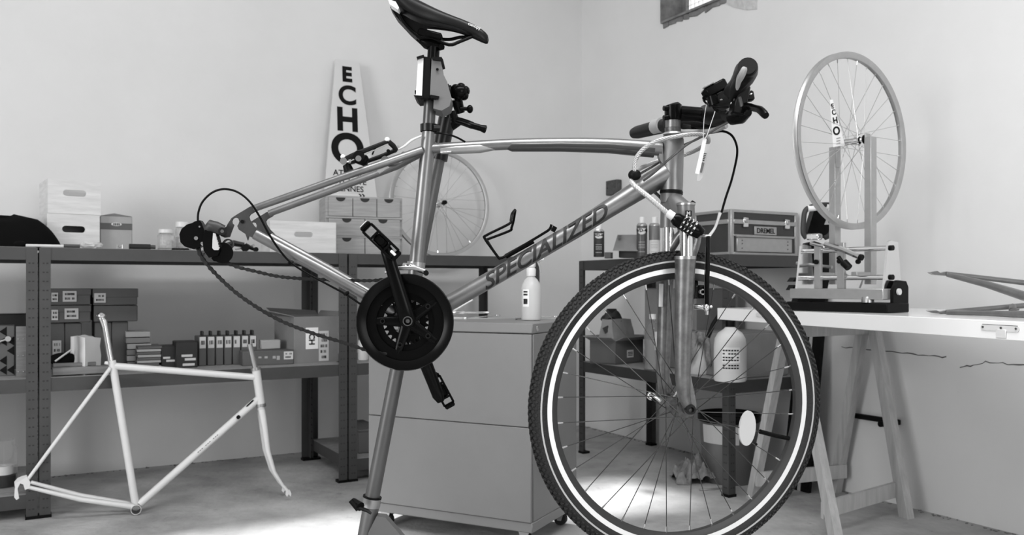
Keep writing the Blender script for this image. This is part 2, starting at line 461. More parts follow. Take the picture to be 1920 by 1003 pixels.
# ---------------------------------------------------------------- pine crates with hand holes
def crate(label, q, wood, hole, dark=False):
    t = thing('wooden_crate', label, 'crate', V((q['c'].x, q['c'].y, q['o'].z)), 'pale wooden crates on the left shelves')
    x0, x1, z0, z1 = hole; th = .009
    g = G()
    # front panel with a rounded slot
    n = 10; W_, H_ = q['w'], q['h']; r = (z1 - z0) / 2 * H_; zc = (z0 + z1) / 2 * H_
    inner = []
    for k in range(n + 1): an = math.pi / 2 + math.pi * k / n; inner.append((x0 * W_ + r + math.cos(an) * r, zc + math.sin(an) * r))
    for k in range(n + 1): an = -math.pi / 2 + math.pi * k / n; inner.append((x1 * W_ - r + math.cos(an) * r, zc + math.sin(an) * r))
    outer = []
    for (x, z) in inner:
        dx, dz = x - (x0 + x1) / 2 * W_, z - zc
        if abs(dx) < 1e-6: dx = 1e-6
        cx = (x0 + x1) / 2 * W_
        sx = ((W_ - cx) / dx) if dx > 0 else (cx / -dx); sz = ((H_ - zc) / dz) if dz > 1e-6 else (zc / -dz if dz < -1e-6 else 1e9)
        s_ = min(sx, sz); outer.append((cx + dx * s_, zc + dz * s_))
    # force the four corners in
    for c in ((0, 0), (W_, 0), (W_, H_), (0, H_)):
        i = min(range(len(outer)), key=lambda i: (outer[i][0] - c[0]) ** 2 + (outer[i][1] - c[1]) ** 2); outer[i] = c
    rows = []
    for y in (0, th):
        rows.append([[g.bm.verts.new(q['o'] + q['d'] * x + UP * z + q['n'] * y) for x, z in ring] for ring in (inner, outer)])
    m_ = len(inner)
    for k in range(m_):
        j = (k + 1) % m_
        for y in (0, 1): g.bm.faces.new((rows[y][0][k], rows[y][0][j], rows[y][1][j], rows[y][1][k]))
        g.bm.faces.new((rows[0][0][k], rows[0][0][j], rows[1][0][j], rows[1][0][k])); g.bm.faces.new((rows[0][1][k], rows[0][1][j], rows[1][1][j], rows[1][1][k]))
    g.build('front_panel', wood, t)
    D = q['dp']
    for x in (th / 2, W_ - th / 2):
        g = G(); g.box(q['o'] + q['d'] * x + q['n'] * (D / 2 + th / 2) + UP * (H_ / 2), (th, D - th, H_), q['R']); g.build('side_panel', wood, t)
    g = G(); g.box(q['o'] + q['d'] * (W_ / 2) + q['n'] * (D - th / 2) + UP * (H_ / 2), (W_ - 2 * th, th, H_ - .001), q['R']); g.build('back_panel', wood, t)
    g = G(); g.box(q['o'] + q['d'] * (W_ / 2) + q['n'] * (D / 2) + UP * .006, (W_ - 2 * th, D - 2 * th, .01), q['R']); g.build('bottom_panel', wood, t)
    return t
Yc = LY(88, .52)
q2 = obox(88, 187, Yc, 36, 399.5, TZ, .26)
crate('pale wooden crate on the shelf with a dark hand hole, another crate on it', q2, M_woodp, (.28, .72, .50, .68))
q1 = obox(89.5, 189, Yc + .002, 36, 334, TZ + q2['h'] + .001, .26); q1['h'] += 0
crate('pale wooden crate standing on top of another crate on the shelf', q1, M_woodp, (.28, .72, .52, .70))
q3 = obox(506, 630, LY(506, .60), 27, 413, TZ, .22)
crate('low wide pale crate with hand hole under the rear bicycle dropout', q3, M_woodh, (.36, .64, .52, .68))
# cardboard box beside the crates
q = obox(188, 248, LY(188, .46), 30, 404, TZ, .2)
t = carton('cardboard_box', 'grey cardboard box with darker printed band right of the crates', q, M_card2)
label_on(q, t, 0, 1, .62, .80, ink=False, name='printed_band', m=mat('band_ink', .09, .7))
g = G(); c = fp(q, .5, .77, -.002); g.sph(c, .022, (1, .06, .38), q['R']); g.build('oval_emblem', M_label, t)
g = G()
for k in range(4): g.box(fp(q, .5, .77, -.0036) + q['d'] * (k - 1.5) * .007, (.004, .0006, .010), q['R'])
tag(g.build('emblem_print', M_ink, t), kind='stuff')
g = G(); g.prism([fp(q, 0, 1.0), fp(q, 1, 1.0), fp(q, .45, 1.09, .03)], q['n'] * .002); g.build('open_flap', M_card, t)
# black bag
t = thing('holdall_bag', 'black fabric bag slumped at the left end of the shelf', 'bag', px(30, 462, 3.6) + UP * 0)
g = G(); c0 = onL(6, .5); cb = rp(c0[0], .5, TZ)
rings = []
for i in range(9):
    tt = i / 8; z = TZ + .002 + tt * .135; k = (1 - .35 * tt ** 3) * (1 if i < 8 else .6)
    rings.append([rp(c0[0] + (.225 * k) * math.copysign(abs(math.cos(a)) ** .6, math.cos(a)) * (1 - .1 * tt) + .03 * tt, .5 + .12 * k * math.copysign(abs(math.sin(a)) ** .6, math.sin(a)), z + .012 * math.sin(3 * a) * tt) for a in [2 * math.pi * j / 20 for j in range(20)]])
g.rings(rings); g.build('bag_body', M_dark, t, angle=80)
c1 = onL(56, .4); g = G(); g.sph(rp(c1[0], .42, TZ + .055), .06, (.75, 1, .78), ROOM); g.build('side_pocket', M_dark, t)
c1 = onL(25, .62); g = G(); g.box(rp(onL(24, .6)[0], .5, TZ + .137), (.045, .05, .008), ROOM, .003); g.build('handle_strap', M_label, t)
# things lying along the shelf edge
def rodlike(name, label, cat, u0, u1, b, z, r, m, parts=None):
    a0 = onL(u0, b)[0]; a1 = onL(u1, b)[0]
    t = thing(name, label, cat, rp((a0 + a1) / 2, b, TZ)); g = G(); g.cyl(rp(a0, b, z), rp(a1, b, z), r, n=12); g.build('shaft', m, t); return t, a0, a1
t, a0, a1 = rodlike('screwdriver', 'long pale screwdriver lying before the bag and the crates', 'screwdriver', 48, 150, .74, TZ + .009, .006, M_milk)
g = G(); g.sph(rp(a0 + .02, .74, TZ + .014), .014, (1.6, 1, 1), ROOM); g.build('ball_end', M_dark, t)
g = G(); g.cyl(rp(a1 + .06, .74, TZ + .009), rp(a1 + .0, .74, TZ + .009), .0085, n=8); g.build('tip', M_shelf, t)
t = thing('plastic_bag', 'crumpled clear plastic bag lying before the lower crate', 'bag', rp(onL(172, .7)[0], .7, TZ))
g = G()
bmesh.ops.create_icosphere(g.bm, subdivisions=3, radius=1, matrix=Matrix.Translation(rp(onL(171, .68)[0], .68, TZ + .018)) @ (ROOM.to_4x4()) @ Matrix.Diagonal((.045, .03, .017, 1)))
for v in g.bm.verts: v.co += V([random.uniform(-.004, .004) for _ in range(3)])
g.build('bag_film', M_plas, t, angle=5)
t, a0, a1 = rodlike('bar_end_plug', 'short black rubber cylinder lying on the shelf edge', 'cylinder', 242, 282, .72, TZ + .014, .012, M_rubber)
g = G(); g.cyl(rp(a1, .72, TZ + .014), rp(a1 - .02, .72, TZ + .014), .009, n=10); g.build('end_stub', M_shelf, t)
t = thing('metal_clip', 'tiny wire clip on the shelf before the cardboard box', 'clip', rp(onL(224, .75)[0], .75, TZ))
g = G(); aa = onL(224, .75)[0]; g.tube(smooth([rp(aa + .01, .75, TZ + .004), rp(aa + .008, .75, TZ + .02), rp(aa, .75, TZ + .008), rp(aa - .01, .75, TZ + .022), rp(aa - .012, .75, TZ + .004)]), .002, 6); g.build('wire', M_metal, t)
def jar(label, u0, u1, vt, b):
    a0, Y = onL((u0 + u1) / 2, b); r = (u1 - u0) / 2 * Y / FPX; h = zat(vt, Y) - TZ; c = rp(a0, b, TZ + .001)
    t = thing('glass_jar', label, 'jar', c, 'glass jars on the left top shelf')
    g = G(); g.lathe([(0, 0), (r * .95, 0), (r, .008), (r, h * .72), (r * .82, h * .8), (r * .82, h * .84), (r * .78, h * .84), (r * .9, h * .7), (r * .93, .01), (0, .008)], c, n=20); g.build('glass_body', M_glass, t)
    g = G(); g.lathe([(0, h), (r * .88, h), (r * .88, h * .83), (r * .84, h * .83), (r * .84, h * .97), (0, h * .97)], c, n=20); g.build('lid', M_milk, t)
    g = G(); g.lathe([(0, .009), (r * .88, .01), (r * .88, h * .5), (0, h * .52)], c, n=16); g.build('contents', mat('pale_contents', .45, .8, var=.3, scale=120), t)
jar('short glass jar with lid, left of the taller jar', 296, 327, 431, .66)
jar('taller glass jar behind the derailleur on the top shelf', 328, 358, 417, .58)
t = thing('brake_pad', 'flat black strip lying on the shelf left of the derailleur', 'part', rp(onL(336, .78)[0], .78, TZ))
g = G(); g.box(rp(onL(338, .78)[0], .78, TZ + .005), (.07, .02, .008), ROOM, .002); g.build('strip', M_black, t)
# loose derailleur on the shelf
aa = onL(452, .72)[0]; t = thing('spare_derailleur', 'loose black derailleur lying on the shelf left of the low crate', 'bicycle part', rp(aa, .72, TZ))
g = G(); g.tube([rp(aa + .07, .72, TZ + .028), rp(aa + .03, .71, TZ + .04), rp(aa - .02, .73, TZ + .03), rp(aa - .06, .72, TZ + .012)], [.01, .014, .011, .007], 8); g.build('link_arm', M_blackm, t)
g = G(); g.cyl(rp(aa - .012, .74, TZ + .018), rp(aa - .012, .755, TZ + .018), .017, n=14); g.cyl(rp(aa - .06, .74, TZ + .012), rp(aa - .06, .752, TZ + .012), .011, n=14); g.build('jockey_wheel', M_black, t)
g = G(); g.tube([rp(aa - .02, .73, TZ + .045), rp(aa - .005, .74, TZ + .02), rp(aa + .03, .75, TZ + .01)], .004, 6); g.cyl(rp(aa - .045, .75, TZ + .03), rp(aa - .045, .765, TZ + .03), .006, n=10); g.build('hinge_pin', M_chrome, t)
# chest of small drawers
q = obox(611, 755, LY(611, .50), 20, 366, TZ, .26)
t = thing('drawer_chest', 'small untreated wooden chest of drawers under the tapered sign', 'drawers', V((q['c'].x, q['c'].y, TZ)))
W_, H_ = q['w'], q['h']
g = G(); g.box(q['c'] + q['n'] * .006, (W_, q['dp'] - .012, H_), q['R'], .002); g.build('carcass', M_woodc, t)
rows = [(0, [0, .333, .666, 1], .66, .97), (1, [0, .5, 1], .33, .62), (2, [0, .5, 1], .03, .30)]
for ri, xs, z0, z1 in rows:
    for xa, xb in zip(xs, xs[1:]):
        xa = .03 + xa * .94; xb = .03 + xb * .94
        g = G(); c = fp(q, (xa + xb) / 2, (z0 + z1) / 2, .004); g.box(c, ((xb - xa) * W_ - .004, .014, (z1 - z0) * H_), q['R'], .001); dr = g.build('drawer', M_woodc, t)
        g = G(); xm = (xa + xb) / 2; r = .024; pts = [fp(q, xm, z1, -.0035) + q['d'] * (math.cos(a) * r) + UP * (-math.sin(a) * r * .85) for a in [math.pi * k / 12 for k in range(13)]]
        g.prism(pts, q['n'] * .002); g.build('finger_notch', M_slot, dr)
for z in (.315, .64):
    g = G(); g.box(fp(q, .5, z, 0), (W_, .008, .008), q['R']); g.build('rail', M_woodc, t)
# arrow shaped spoke key on top
c = fp(q, .25, 1, .05) + UP * .012
t = thing('pointed_rod', 'pale rod with a dark barbed tip lying on the drawer chest', 'tool', fp(q, .3, 1, .05))
g = G(); g.cyl(fp(q, .0, 1, .05) + UP * .008, fp(q, .44, 1, .05) + UP * .008, .006, n=8); g.build('rod', M_woodh, t)
g = G()
for k in (0, .016): g.prism([fp(q, .44, 1, .05) + q['d'] * (k + dx) + UP * (.008 + dz) for dx, dz in ((0, .011), (.008, .011), (.018, 0), (.008, -.007), (0, -.007), (.01, 0))], q['n'] * .005)
g.build('barbed_tip', M_black, t)
# tapered ECHO sign leaning on the wall
def sign(P, t, letters, small, sp=.0):
    pass
def bl(u, v, b):
    a, Y = onL(u, b); return rp(a, b, zat(v, Y))
t = thing('tapered_sign', 'tall tapered grey sign reading ECHO leaning on the left wall', 'sign', rp(onL(660, .1)[0], .1, TZ))
pts = [bl(629.5, 111, .06), bl(673, 116, .06), bl(716, 440, .16), bl(602, 440, .16)]
zs = pts[2].z
k = (TZ + .001 - pts[2].z) / (pts[1].z - pts[2].z) if pts[1].z != zs else 0
pts[2] = pts[2].lerp(pts[1], k); pts[3] = pts[3].lerp(pts[0], (TZ + .001 - pts[3].z) / (pts[0].z - pts[3].z))
nrm = (pts[1] - pts[0]).cross(pts[3] - pts[0]).normalized(); nrm = nrm if nrm.y > 0 else -nrm
g = G(); g.prism(pts, nrm * .012); g.build('board', M_sign, t)
sd = eL; su = ((pts[0] + pts[1]) / 2 - (pts[2] + pts[3]) / 2).normalized()
def on_sign(u, v):                       # meets the front plane of the sign
    d = px(u, v, 1.0) - V((0, 0, EYE)); o = V((0, 0, EYE)); tt = (pts[0] - o).dot(nrm) / d.dot(nrm); return o + d * tt
sz = lambda u0, v0, u1, v1: (on_sign(u0, v0) - on_sign(u1, v1)).length
for ch, u, v0, v1, w_ in (('E', 650.5, 126, 152, .06), ('C', 651.5, 161, 195, .04), ('H', 652, 203, 244, .05), ('O', 652.5, 251, 305, .045)):
    g = G(); s_ = sz(u, v0, u, v1) / .70
    g.text(ch, on_sign(u, v1) - nrm * .0012, sd, su, s_, w_ * .8); g.build('lettering', M_ink, t)
for tx, u, v in (('ATELIER', 652, 330), ('CYCLISTE', 655, 345), ('RENNES', 655, 359)):
    g = G(); s_ = sz(u, v - 11, u, v) / .72; g.text(tx, on_sign(u, v) - nrm * .0012, sd, su, s_, .012); g.build('small_lettering', M_ink, t)

# ---------------------------------------------------------------- wheels
def wheel(root, c, n, Rr, kind, spokes=32, hubw=.1, dr=1):
    """adds the parts of a spoked wheel to root; c centre, n axle direction (towards the viewer), Rr outer rim radius"""
    c = V(c); n = V(n).normalized(); x, y = perp(n)
    g = G()
    if kind == 'city':
        g.lathe([(Rr, .0125), (Rr - .016, .0122), (Rr - .028, .007), (Rr - .030, 0), (Rr - .028, -.007), (Rr - .016, -.0122), (Rr, -.0125), (Rr - .004, -.010), (Rr - .006, 0), (Rr - .004, .010)], c, n, 96, True)
        rim = g.build('rim', M_rimd, root)
        for s_ in (1, -1):
            g = G(); g.lathe([(Rr - .0005, .0127 * s_), (Rr - .0005, .0135 * s_), (Rr - .0145, .0132 * s_), (Rr - .0145, .0124 * s_)], c, n, 96, True); g.build('brake_track', M_alu_b, rim)
    else:
        g.lathe([(Rr, .011), (Rr - .014, .0105), (Rr - .021, .0075), (Rr - .023, 0), (Rr - .021, -.0075), (Rr - .014, -.0105), (Rr, -.011), (Rr - .004, -.009), (Rr - .009, 0), (Rr - .004, .009)], c, n, 96, True)
        rim = g.build('rim', M_alu_l, root)
    ri = Rr - (.029 if kind == 'city' else .022)
    g = G(); hw = hubw / 2
    rf = .021
    g.lathe([(0, hw + .012), (.0045, hw + .012), (.0045, hw + .002), (.011, hw), (.011, hw - .012), (rf, hw - .014), (rf, hw - .018), (.012, hw - .022), (.0105, 0), (.012, -hw + .022), (rf, -hw + .018), (rf, -hw + .014), (.011, -hw + .012), (.011, -hw), (.0045, -hw - .002), (.0045, -hw - .012), (0, -hw - .012)], c, n, 20)
    g.build('hub', M_chrome if kind != 'city' else M_dirty, root)
    sm = M_spoke if kind == 'city' else M_spoke_l
    # four spoke meshes, the rest are copies
    rot0 = {}
    for k in range(spokes):
        side = 1 if k % 2 == 0 else -1; lead = 1 if (k // 2) % 2 == 0 else -1
        key = (side, lead); an = 2 * math.pi * k / spokes + .1
        if key not in rot0:
            ha = an + lead * R(68)
            dirr = lambda q_: x * math.cos(q_) + y * math.sin(q_)
            p0 = c + dirr(ha) * (rf - .002) + n * side * (hw - .016 + .002 * lead); p1 = c + dirr(an) * ri
            g = G(); g.cyl(p0, p1, .00105, n=5); o = g.build('spoke', sm, root)
            g = G(); q0 = p1.lerp(p0, .045); g.cyl(p1, q0, .0022, .0016, n=6); o2 = g.build('nipple', M_chrome, root)
            rot0[key] = (an, o, o2, c - wloc(root))
        else:
            a0, o, o2, cl = rot0[key]
            Mx = Matrix.Translation(cl) @ Matrix.Rotation((an - a0), 4, n) @ Matrix.Translation(-cl)
            inst(o, root, Mx); inst(o2, root, Mx)
    return rim
# bare wheel leaning on the left wall
aw, Yw = onL(829, .2)
cw = px(826, 381, LY(826, .14)); Rw = .316
t = thing('spoked_wheel', 'bare spoked wheel without a tyre leaning on the left wall', 'wheel', V((cw.x, cw.y, TZ)))
wheel(t, cw, nL + UP * .08, Rw, 'bare')
g = G(); g.cyl(cw + nL * .05, cw + nL * .068, .014, .012, n=14); g.build('axle_cap', M_black, t)

# ---------------------------------------------------------------- middle shelf, boxes
grp = 'lidded grey boxes stacked on the middle left shelf'
hb = zat(602, LY(97, .42))
base = .0
YS = LY(97, .40)
# upright boxes underneath
def upr(u0, u1, vt, lab, b=.44, m=M_cardd, labels=()):
    q = obox(u0, u1, LY(u0, b), 29.6, vt, MZ, .22); carton('cardboard_box', lab, q, m, labels=labels); return q
qa = upr(80, 121, 606, 'upright dark grey carton under the left lidded boxes, half behind the post', labels=((.45, .85, .2, .62, 3),))
qb = upr(122, 153, 606, 'upright dark grey carton under the left lidded boxes, left of the gap')
qc = upr(178, 209, 604, 'upright dark grey carton under the right lidded boxes, right of the gap')
qd = upr(210, 240, 603, 'upright dark grey carton at the right end beneath the lidded boxes')
qr = obox(176, 258, LY(176, .46), 29.6, 573, MZ + qc['h'] + .002, .24)
ql = obox(84, 171, LY(84, .46), 29.6, 573, MZ + qa['h'] + .002, .24)
z1 = ql['o'].z + ql['h']
carton('lidded_box', 'dark grey lidded box lower left, with two white labels', ql, M_cardd, group=grp, lid=.03, labels=((.14, .28, .15, .75, 2), (.42, .72, .2, .82, 2)))
q = obox(84, 171, LY(84, .46), 29.6, 541, z1 + .002, .24)
carton('lidded_box', 'dark grey lidded box upper left, with two white labels', q, M_cardd, group=grp, lid=.03, labels=((.14, .28, .2, .75, 2), (.38, .68, .2, .85, 2)))
carton('lidded_box', 'dark grey lidded box lower right, plain without label', qr, M_cardd, group=grp, lid=.0)
q = obox(174, 259, LY(174, .47), 29.6, 541, qr['o'].z + qr['h'] + .002, .245)
carton('lidded_box', 'dark grey lidded box upper right, with one grey label', q, M_cardd, group=grp, lid=.04, labels=((.03, .28, .15, .72, 2),))
# white crumpled cube box
q = obox(130, 160, LY(130, .62) + .06, -20, 630, MZ, .12)
t = thing('white_box', 'crumpled white paper box in front of the dark upright cartons', 'box', V((q['c'].x, q['c'].y, MZ)))
g = G(); P0 = V(((130 - 960) / FPX * 3.55, 3.55, MZ)); 
yw = R(-8); d1 = V((math.cos(yw), math.sin(yw), 0)); A_ = px(131, 640, 3.62); A_.z = MZ; B_ = px(159, 640, 3.50); B_.z = MZ; C_ = px(188, 640, 3.66); C_.z = MZ; D_ = A_ + C_ - B_
zt = [zat(630, 3.62), zat(632, 3.5), zat(634, 3.66), zat(628, 3.8)]
g.rings([[A_, B_, C_, D_], [V((p.x, p.y, z)) for p, z in zip((A_, B_, C_, D_), zt)]])
bmesh.ops.subdivide_edges(g.bm, edges=g.bm.edges[:], cuts=3, use_grid_fill=True)
for v in g.bm.verts:
    if v.co.z > MZ + .01: v.co += V([random.uniform(-.003, .003) for _ in range(3)])
g.build('paper_shell', M_paper, t, angle=30)
# plank, black pouch, papers
t = thing('wooden_plank', 'short pale wooden plank lying on the middle shelf edge', 'plank', bl(140, 704, .76))
a0 = onL(98, .76)[0]; a1 = onL(212, .76)[0]; g = G(); lbox(g, (a0 + a1) / 2, .77, MZ + .02, abs(a1 - a0), .05, .03, .002); g.build('plank_body', M_plank, t)
g = G(); lbox(g, (a0 + a1) / 2 + .03, .745, MZ + .043, abs(a1 - a0) * .7, .02, .014, .001); g.build('batten', M_plank, t)
aa = onL(118, .66)[0]; t = thing('tool_pouch', 'small black pouch beside the crumpled white box', 'pouch', rp(aa, .66, MZ))
g = G(); g.sph(rp(aa, .66, MZ + .06), .05, (1.1, .6, .55), ROOM); g.build('pouch', M_dark, t)
g = G(); g.cyl(rp(aa + .03, .7, MZ + .055), rp(aa - .03, .69, MZ + .1), .004, n=6); g.build('pull_strap', M_label, t)
def stack(label, u0, u1, v0, b, n, m1, m2):
    q = obox(u0, u1, LY(u0, b), 27, v0, MZ + .0, .18)
    t = thing('paper_stack', label, 'papers', V((q['c'].x, q['c'].y, MZ))); hh = q['h'] / n
    for i in range(n):
        g = G(); c = V((q['c'].x, q['c'].y, MZ + hh * (i + .5))) + q['d'] * random.uniform(-.004, .004)
        g.box(c, (q['w'] * random.uniform(.94, 1), .17, hh * .86), q['R'] @ Rz(random.uniform(-.04, .04)), .001); g.build('booklet', (m1, m2)[i % 2], t)
stack('taller stack of pale packets behind the white frame seat tube', 237, 283, 622, .52, 6, M_card, M_card2)
stack('low stack of striped booklets left of the black boxes', 256, 302, 650, .62, 8, M_card2, M_cardd)
def wbox(label, u0, u1, vt, b, txt):
    q = obox(u0, u1, LY(u0, b), 29, vt, MZ, .12); t = carton('black_box', label, q, M_darkbox, group='black product boxes on the middle left shelf')
    for i, (w0, w1, zc) in enumerate(txt): label_on(q, t, w0, w1, zc, zc + .09, ink=False, name='print_line')
wbox('low black box with two small white print lines, left one', 303, 332, 649, .62, ((.1, .55, .42), (.3, .85, .28)))
wbox('taller black box with white print lines beside the slim cartons', 330, 371, 641, .66, ((.25, .75, .42), (.4, .9, .28), (.3, .85, .08)))
names = ['first slim labelled carton from the left, next to the taller black box', 'second slim labelled carton in the row', 'third slim labelled carton in the row', 'fourth slim carton, middle of the row of seven', 'fifth slim labelled carton in the row', 'sixth slim labelled carton, next to last', 'seventh slim labelled carton, at the right end of the row']
us = [372, 388, 404, 420, 436, 452, 467, 482]
for i in range(7):
    q = obox(us[i] + .8, us[i + 1] - .8, LY(us[i], .60), 29.6, 631 - i * .4, MZ, .12)
    t = carton('slim_carton', names[i], q, M_cardd, group='row of slim cartons with white labels', labels=((.1, .9, .60, .98, 1),))
    g = G(); g.box(fp(q, .6, 1, .04) + UP * .012, (.008, .05, .022), q['R'], .002); g.build('hang_tab', M_darkbox, t)
q = obox(455, 551, LY(455, .70), 27, 659, MZ, .10)
t = carton('flat_box', 'flat dark printed box with a white label, below the open carton', q, M_cardd, labels=((.80, .985, .35, .9, 2),))
for x in (.3, .42, .58, .66): label_on(q, t, x, x + .06, .2 + .3 * random.random(), .62, ink=False, name='picture_print', m=M_card2)
q = obox(490, 526, LY(490, .60) - .03, 27, 638, MZ + q['h'] + .002, .06)
carton('small_box', 'small plain grey box standing on the flat printed box', q, M_card2)
# open carton with the ICH tape
q = obox(551, 634, LY(551, .70), 37, 594, MZ, .24)
t = thing('open_carton', 'open cardboard carton with raised flaps and a paper label reading ICH', 'box', V((q['c'].x, q['c'].y, MZ)))
W_, H_, D_ = q['w'], q['h'], q['dp']
for (c, s_) in ((fp(q, .5, .5, .002), (W_, .004, H_)), (fp(q, .5, .5, D_ - .002), (W_, .004, H_)), (fp(q, 0, .5, D_ / 2) + q['d'] * .002, (.004, D_ - .008, H_ - .002)), (fp(q, 1, .5, D_ / 2) - q['d'] * .002, (.004, D_ - .008, H_ - .002)), (fp(q, .5, 0, D_ / 2) + UP * .003, (W_ - .01, D_ - .01, .004))):
    g = G(); g.box(c, s_, q['R']); g.build('carton_wall', M_card, t)
for P in ([fp(q, 0, 1, 0), fp(q, 0, 1, D_), fp(q, -.42, 1.14, D_), fp(q, -.42, 1.1, .0)], [fp(q, 0, 1, D_), fp(q, 1, 1, D_), fp(q, 1.05, 1.08, D_ + .05), fp(q, -.1, 1.16, D_ + .05)], [fp(q, 1, 1, 0), fp(q, 1, 1, D_), fp(q, 1.08, 1.1, D_), fp(q, 1.08, 1.1, 0)]):
    g = G(); nn = (P[1] - P[0]).cross(P[2] - P[0]).normalized(); g.prism(P, nn * .003); g.build('flap', M_card, t)
lb = label_on(q, t, .26, .54, .30, .76, ink=False, name='paper_label', m=M_paper)
label_on(q, t, .555, .78, .03, .68, lines=5, name='lower_label')
g = G(); g.text('ICH', fp(q, .335, .53, -.0022), -UP, q['d'], .040, .03, xs=.95); g.build('label_lettering', M_ink, t)
# jar behind the crank
a_, Y_ = onL(681, .66); c = rp(a_, .66, MZ + .001)
t = thing('storage_jar', 'tall clear jar with pale lid behind the chain, left of the cabinet', 'jar', c)
g = G(); g.lathe([(0, 0), (.024, 0), (.026, .006), (.026, .09), (.022, .1), (0, .1)], c, n=18); g.build('jar_body', M_milk, t)
g = G(); g.lathe([(0, .1), (.026, .1), (.026, .125), (0, .126)], c, n=18); g.build('lid', M_metal, t)
# unit at the left edge
q = obox(-60, 27, LY(-20, .70), 29.6, 612, MZ, .1)
t = thing('patterned_box', 'box covered in a black and grey triangle pattern at the left edge', 'box', V((q['c'].x, q['c'].y, MZ)))
g = G(); g.box(q['c'], q['s'], q['R'], .002); g.build('box_body', mat('dim_card', .10, .8), t)
g = G(); nx = 6; nz = 5
for i in range(nx):
    for j in range(nz):
        x0 = i / nx; x1 = (i + 1) / nx; z0 = .02 + j * .96 / nz; z1_ = z0 + .96 / nz
        if (i + j) % 3: g.prism([fp(q, x1, z0, -.0004), fp(q, x1, z1_, -.0004), fp(q, x0, (z0 + z1_) / 2, -.0004)], -q['n'] * .0006)
tag(g.build('triangle_print', M_ink, t), kind='stuff')
g = G(); g.cyl(fp(q, .3, .58, -.01), fp(q, .86, .74, -.01), .004, n=8); g.cyl(fp(q, .86, .74, -.004), fp(q, .86, .74, -.016), .011, n=12); g.build('latch_pin', M_metal, t)
q = obox(30, 51, LY(30, .72), 29.6, 612, MZ, .02)
t = thing('nailed_board', 'upright grey wooden board with nail heads behind the left post', 'board', V((q['c'].x, q['c'].y, MZ)))
g = G(); g.box(q['c'], q['s'], q['R'], .001); g.build('board', M_plank, t)
for x in (.2, .65):
    for z in (.1, .42, .75): g = G(); g.cyl(fp(q, x, z, 0), fp(q, x, z, -.003), .002, n=8); g.build('nail_head', M_chrome, t)
q = obox(-60, 51, LY(-10, .40), 29.6, 590, MZ, .15)
carton('dark_carton', 'large dark carton behind the triangle patterned box', q, M_darkbox)
aa = onL(6, .62)[0]; c = rp(aa, .62, .101)
t = thing('jar_of_parts', 'clear jar holding pale round parts on the bottom left shelf', 'jar', c)
g = G(); g.lathe([(0, 0), (.05, 0), (.052, .01), (.052, .15), (.042, .17), (.042, .19), (0, .192)], c, n=20); g.build('jar_body', M_glass, t)
g = G(); g.lathe([(.012, .05), (.036, .05), (.036, .085), (.012, .085)], c, n=20, closed=True); g.build('pale_ring', M_milk, t)
g = G(); g.lathe([(0, .004), (.046, .004), (.046, .045), (0, .045)], c, n=20); g.build('dark_filling', M_black, t)
# carton on the bottom shelf of the third unit
q = obox(672, 720, LY(672, .72), 29.6, 806, .107, .3)
carton('bottom_carton', 'dark carton on the bottom shelf, half behind the drawer cabinet', q, M_cardd, lid=.012)

# ---------------------------------------------------------------- steel drawer cabinet on castors
FR = V((.070, 2.95, 0)); cd = V((-.893, .451, 0)).normalized(); cn = V((.451, .893, 0)).normalized()
CW, CD, CT = .69, .40, .793
def cp(x, y, z): return FR + cd * x + cn * y + UP * z
CR = frame(cd, cn, UP)
t = thing('drawer_cabinet', 'grey steel two-drawer cabinet on castors under the bicycle', 'cabinet', cp(CW / 2, CD / 2, 0))
zs_ = [.065, .101, .431, .755, CT]
g = G(); g.box(cp(CW / 2, CD / 2 + .005, (zs_[1] + zs_[3]) / 2), (CW, CD - .01, zs_[3] - zs_[1] - .002), CR, .002); g.build('carcass', M_cab, t)
g = G(); g.box(cp(CW / 2, CD / 2, (zs_[0] + zs_[1]) / 2), (CW + .001, CD + .001, zs_[1] - zs_[0]), CR, .003); g.build('base_tray', M_cab, t)
g = G(); g.box(cp(CW / 2, CD / 2, (zs_[3] + zs_[4]) / 2), (CW + .002, CD + .002, zs_[4] - zs_[3] - .002), CR, .003); g.build('top_tray', M_cab, t)
for z0, z1 in ((zs_[1], zs_[2]), (zs_[2], zs_[3])):
    g = G(); g.box(cp(CW / 2, 0, (z0 + z1) / 2), (CW - .004, .012, z1 - z0 - .003), CR, .0015); g.build('drawer', M_cab, t)
g = G(); g.box(cp(-.003, .035, .772), (.004, .014, .018), CR, .001); g.build('latch', M_chrome, t)
for x in (.05, CW - .05):
    for y in (.05, CD - .04):
        c = cp(x, y, .0255); g = G(); g.cyl(c - cn * .010 , c + cn * .010 , .025, n=20); cs = g.build('castor', M_rubber, t)
        g = G(); g.box(cp(x, y, .0615), (.05, .05, .005), CR)
        for s_ in (-1, 1): g.prism([c + cn * s_ * .014 + cd * dx + UP * dz for dx, dz in ((-.022, .034), (.022, .034), (.008, -.006), (-.008, -.006))], cn * s_ * .002)
        g.build('castor_fork', M_metal, cs)
TOPC = CT + .001
def oncab(u, v, z=None):
    z = TOPC if z is None else z; Y = (EYE - z) * FPX / (v - 537); return V(((u - 960) / FPX * Y, Y, z))
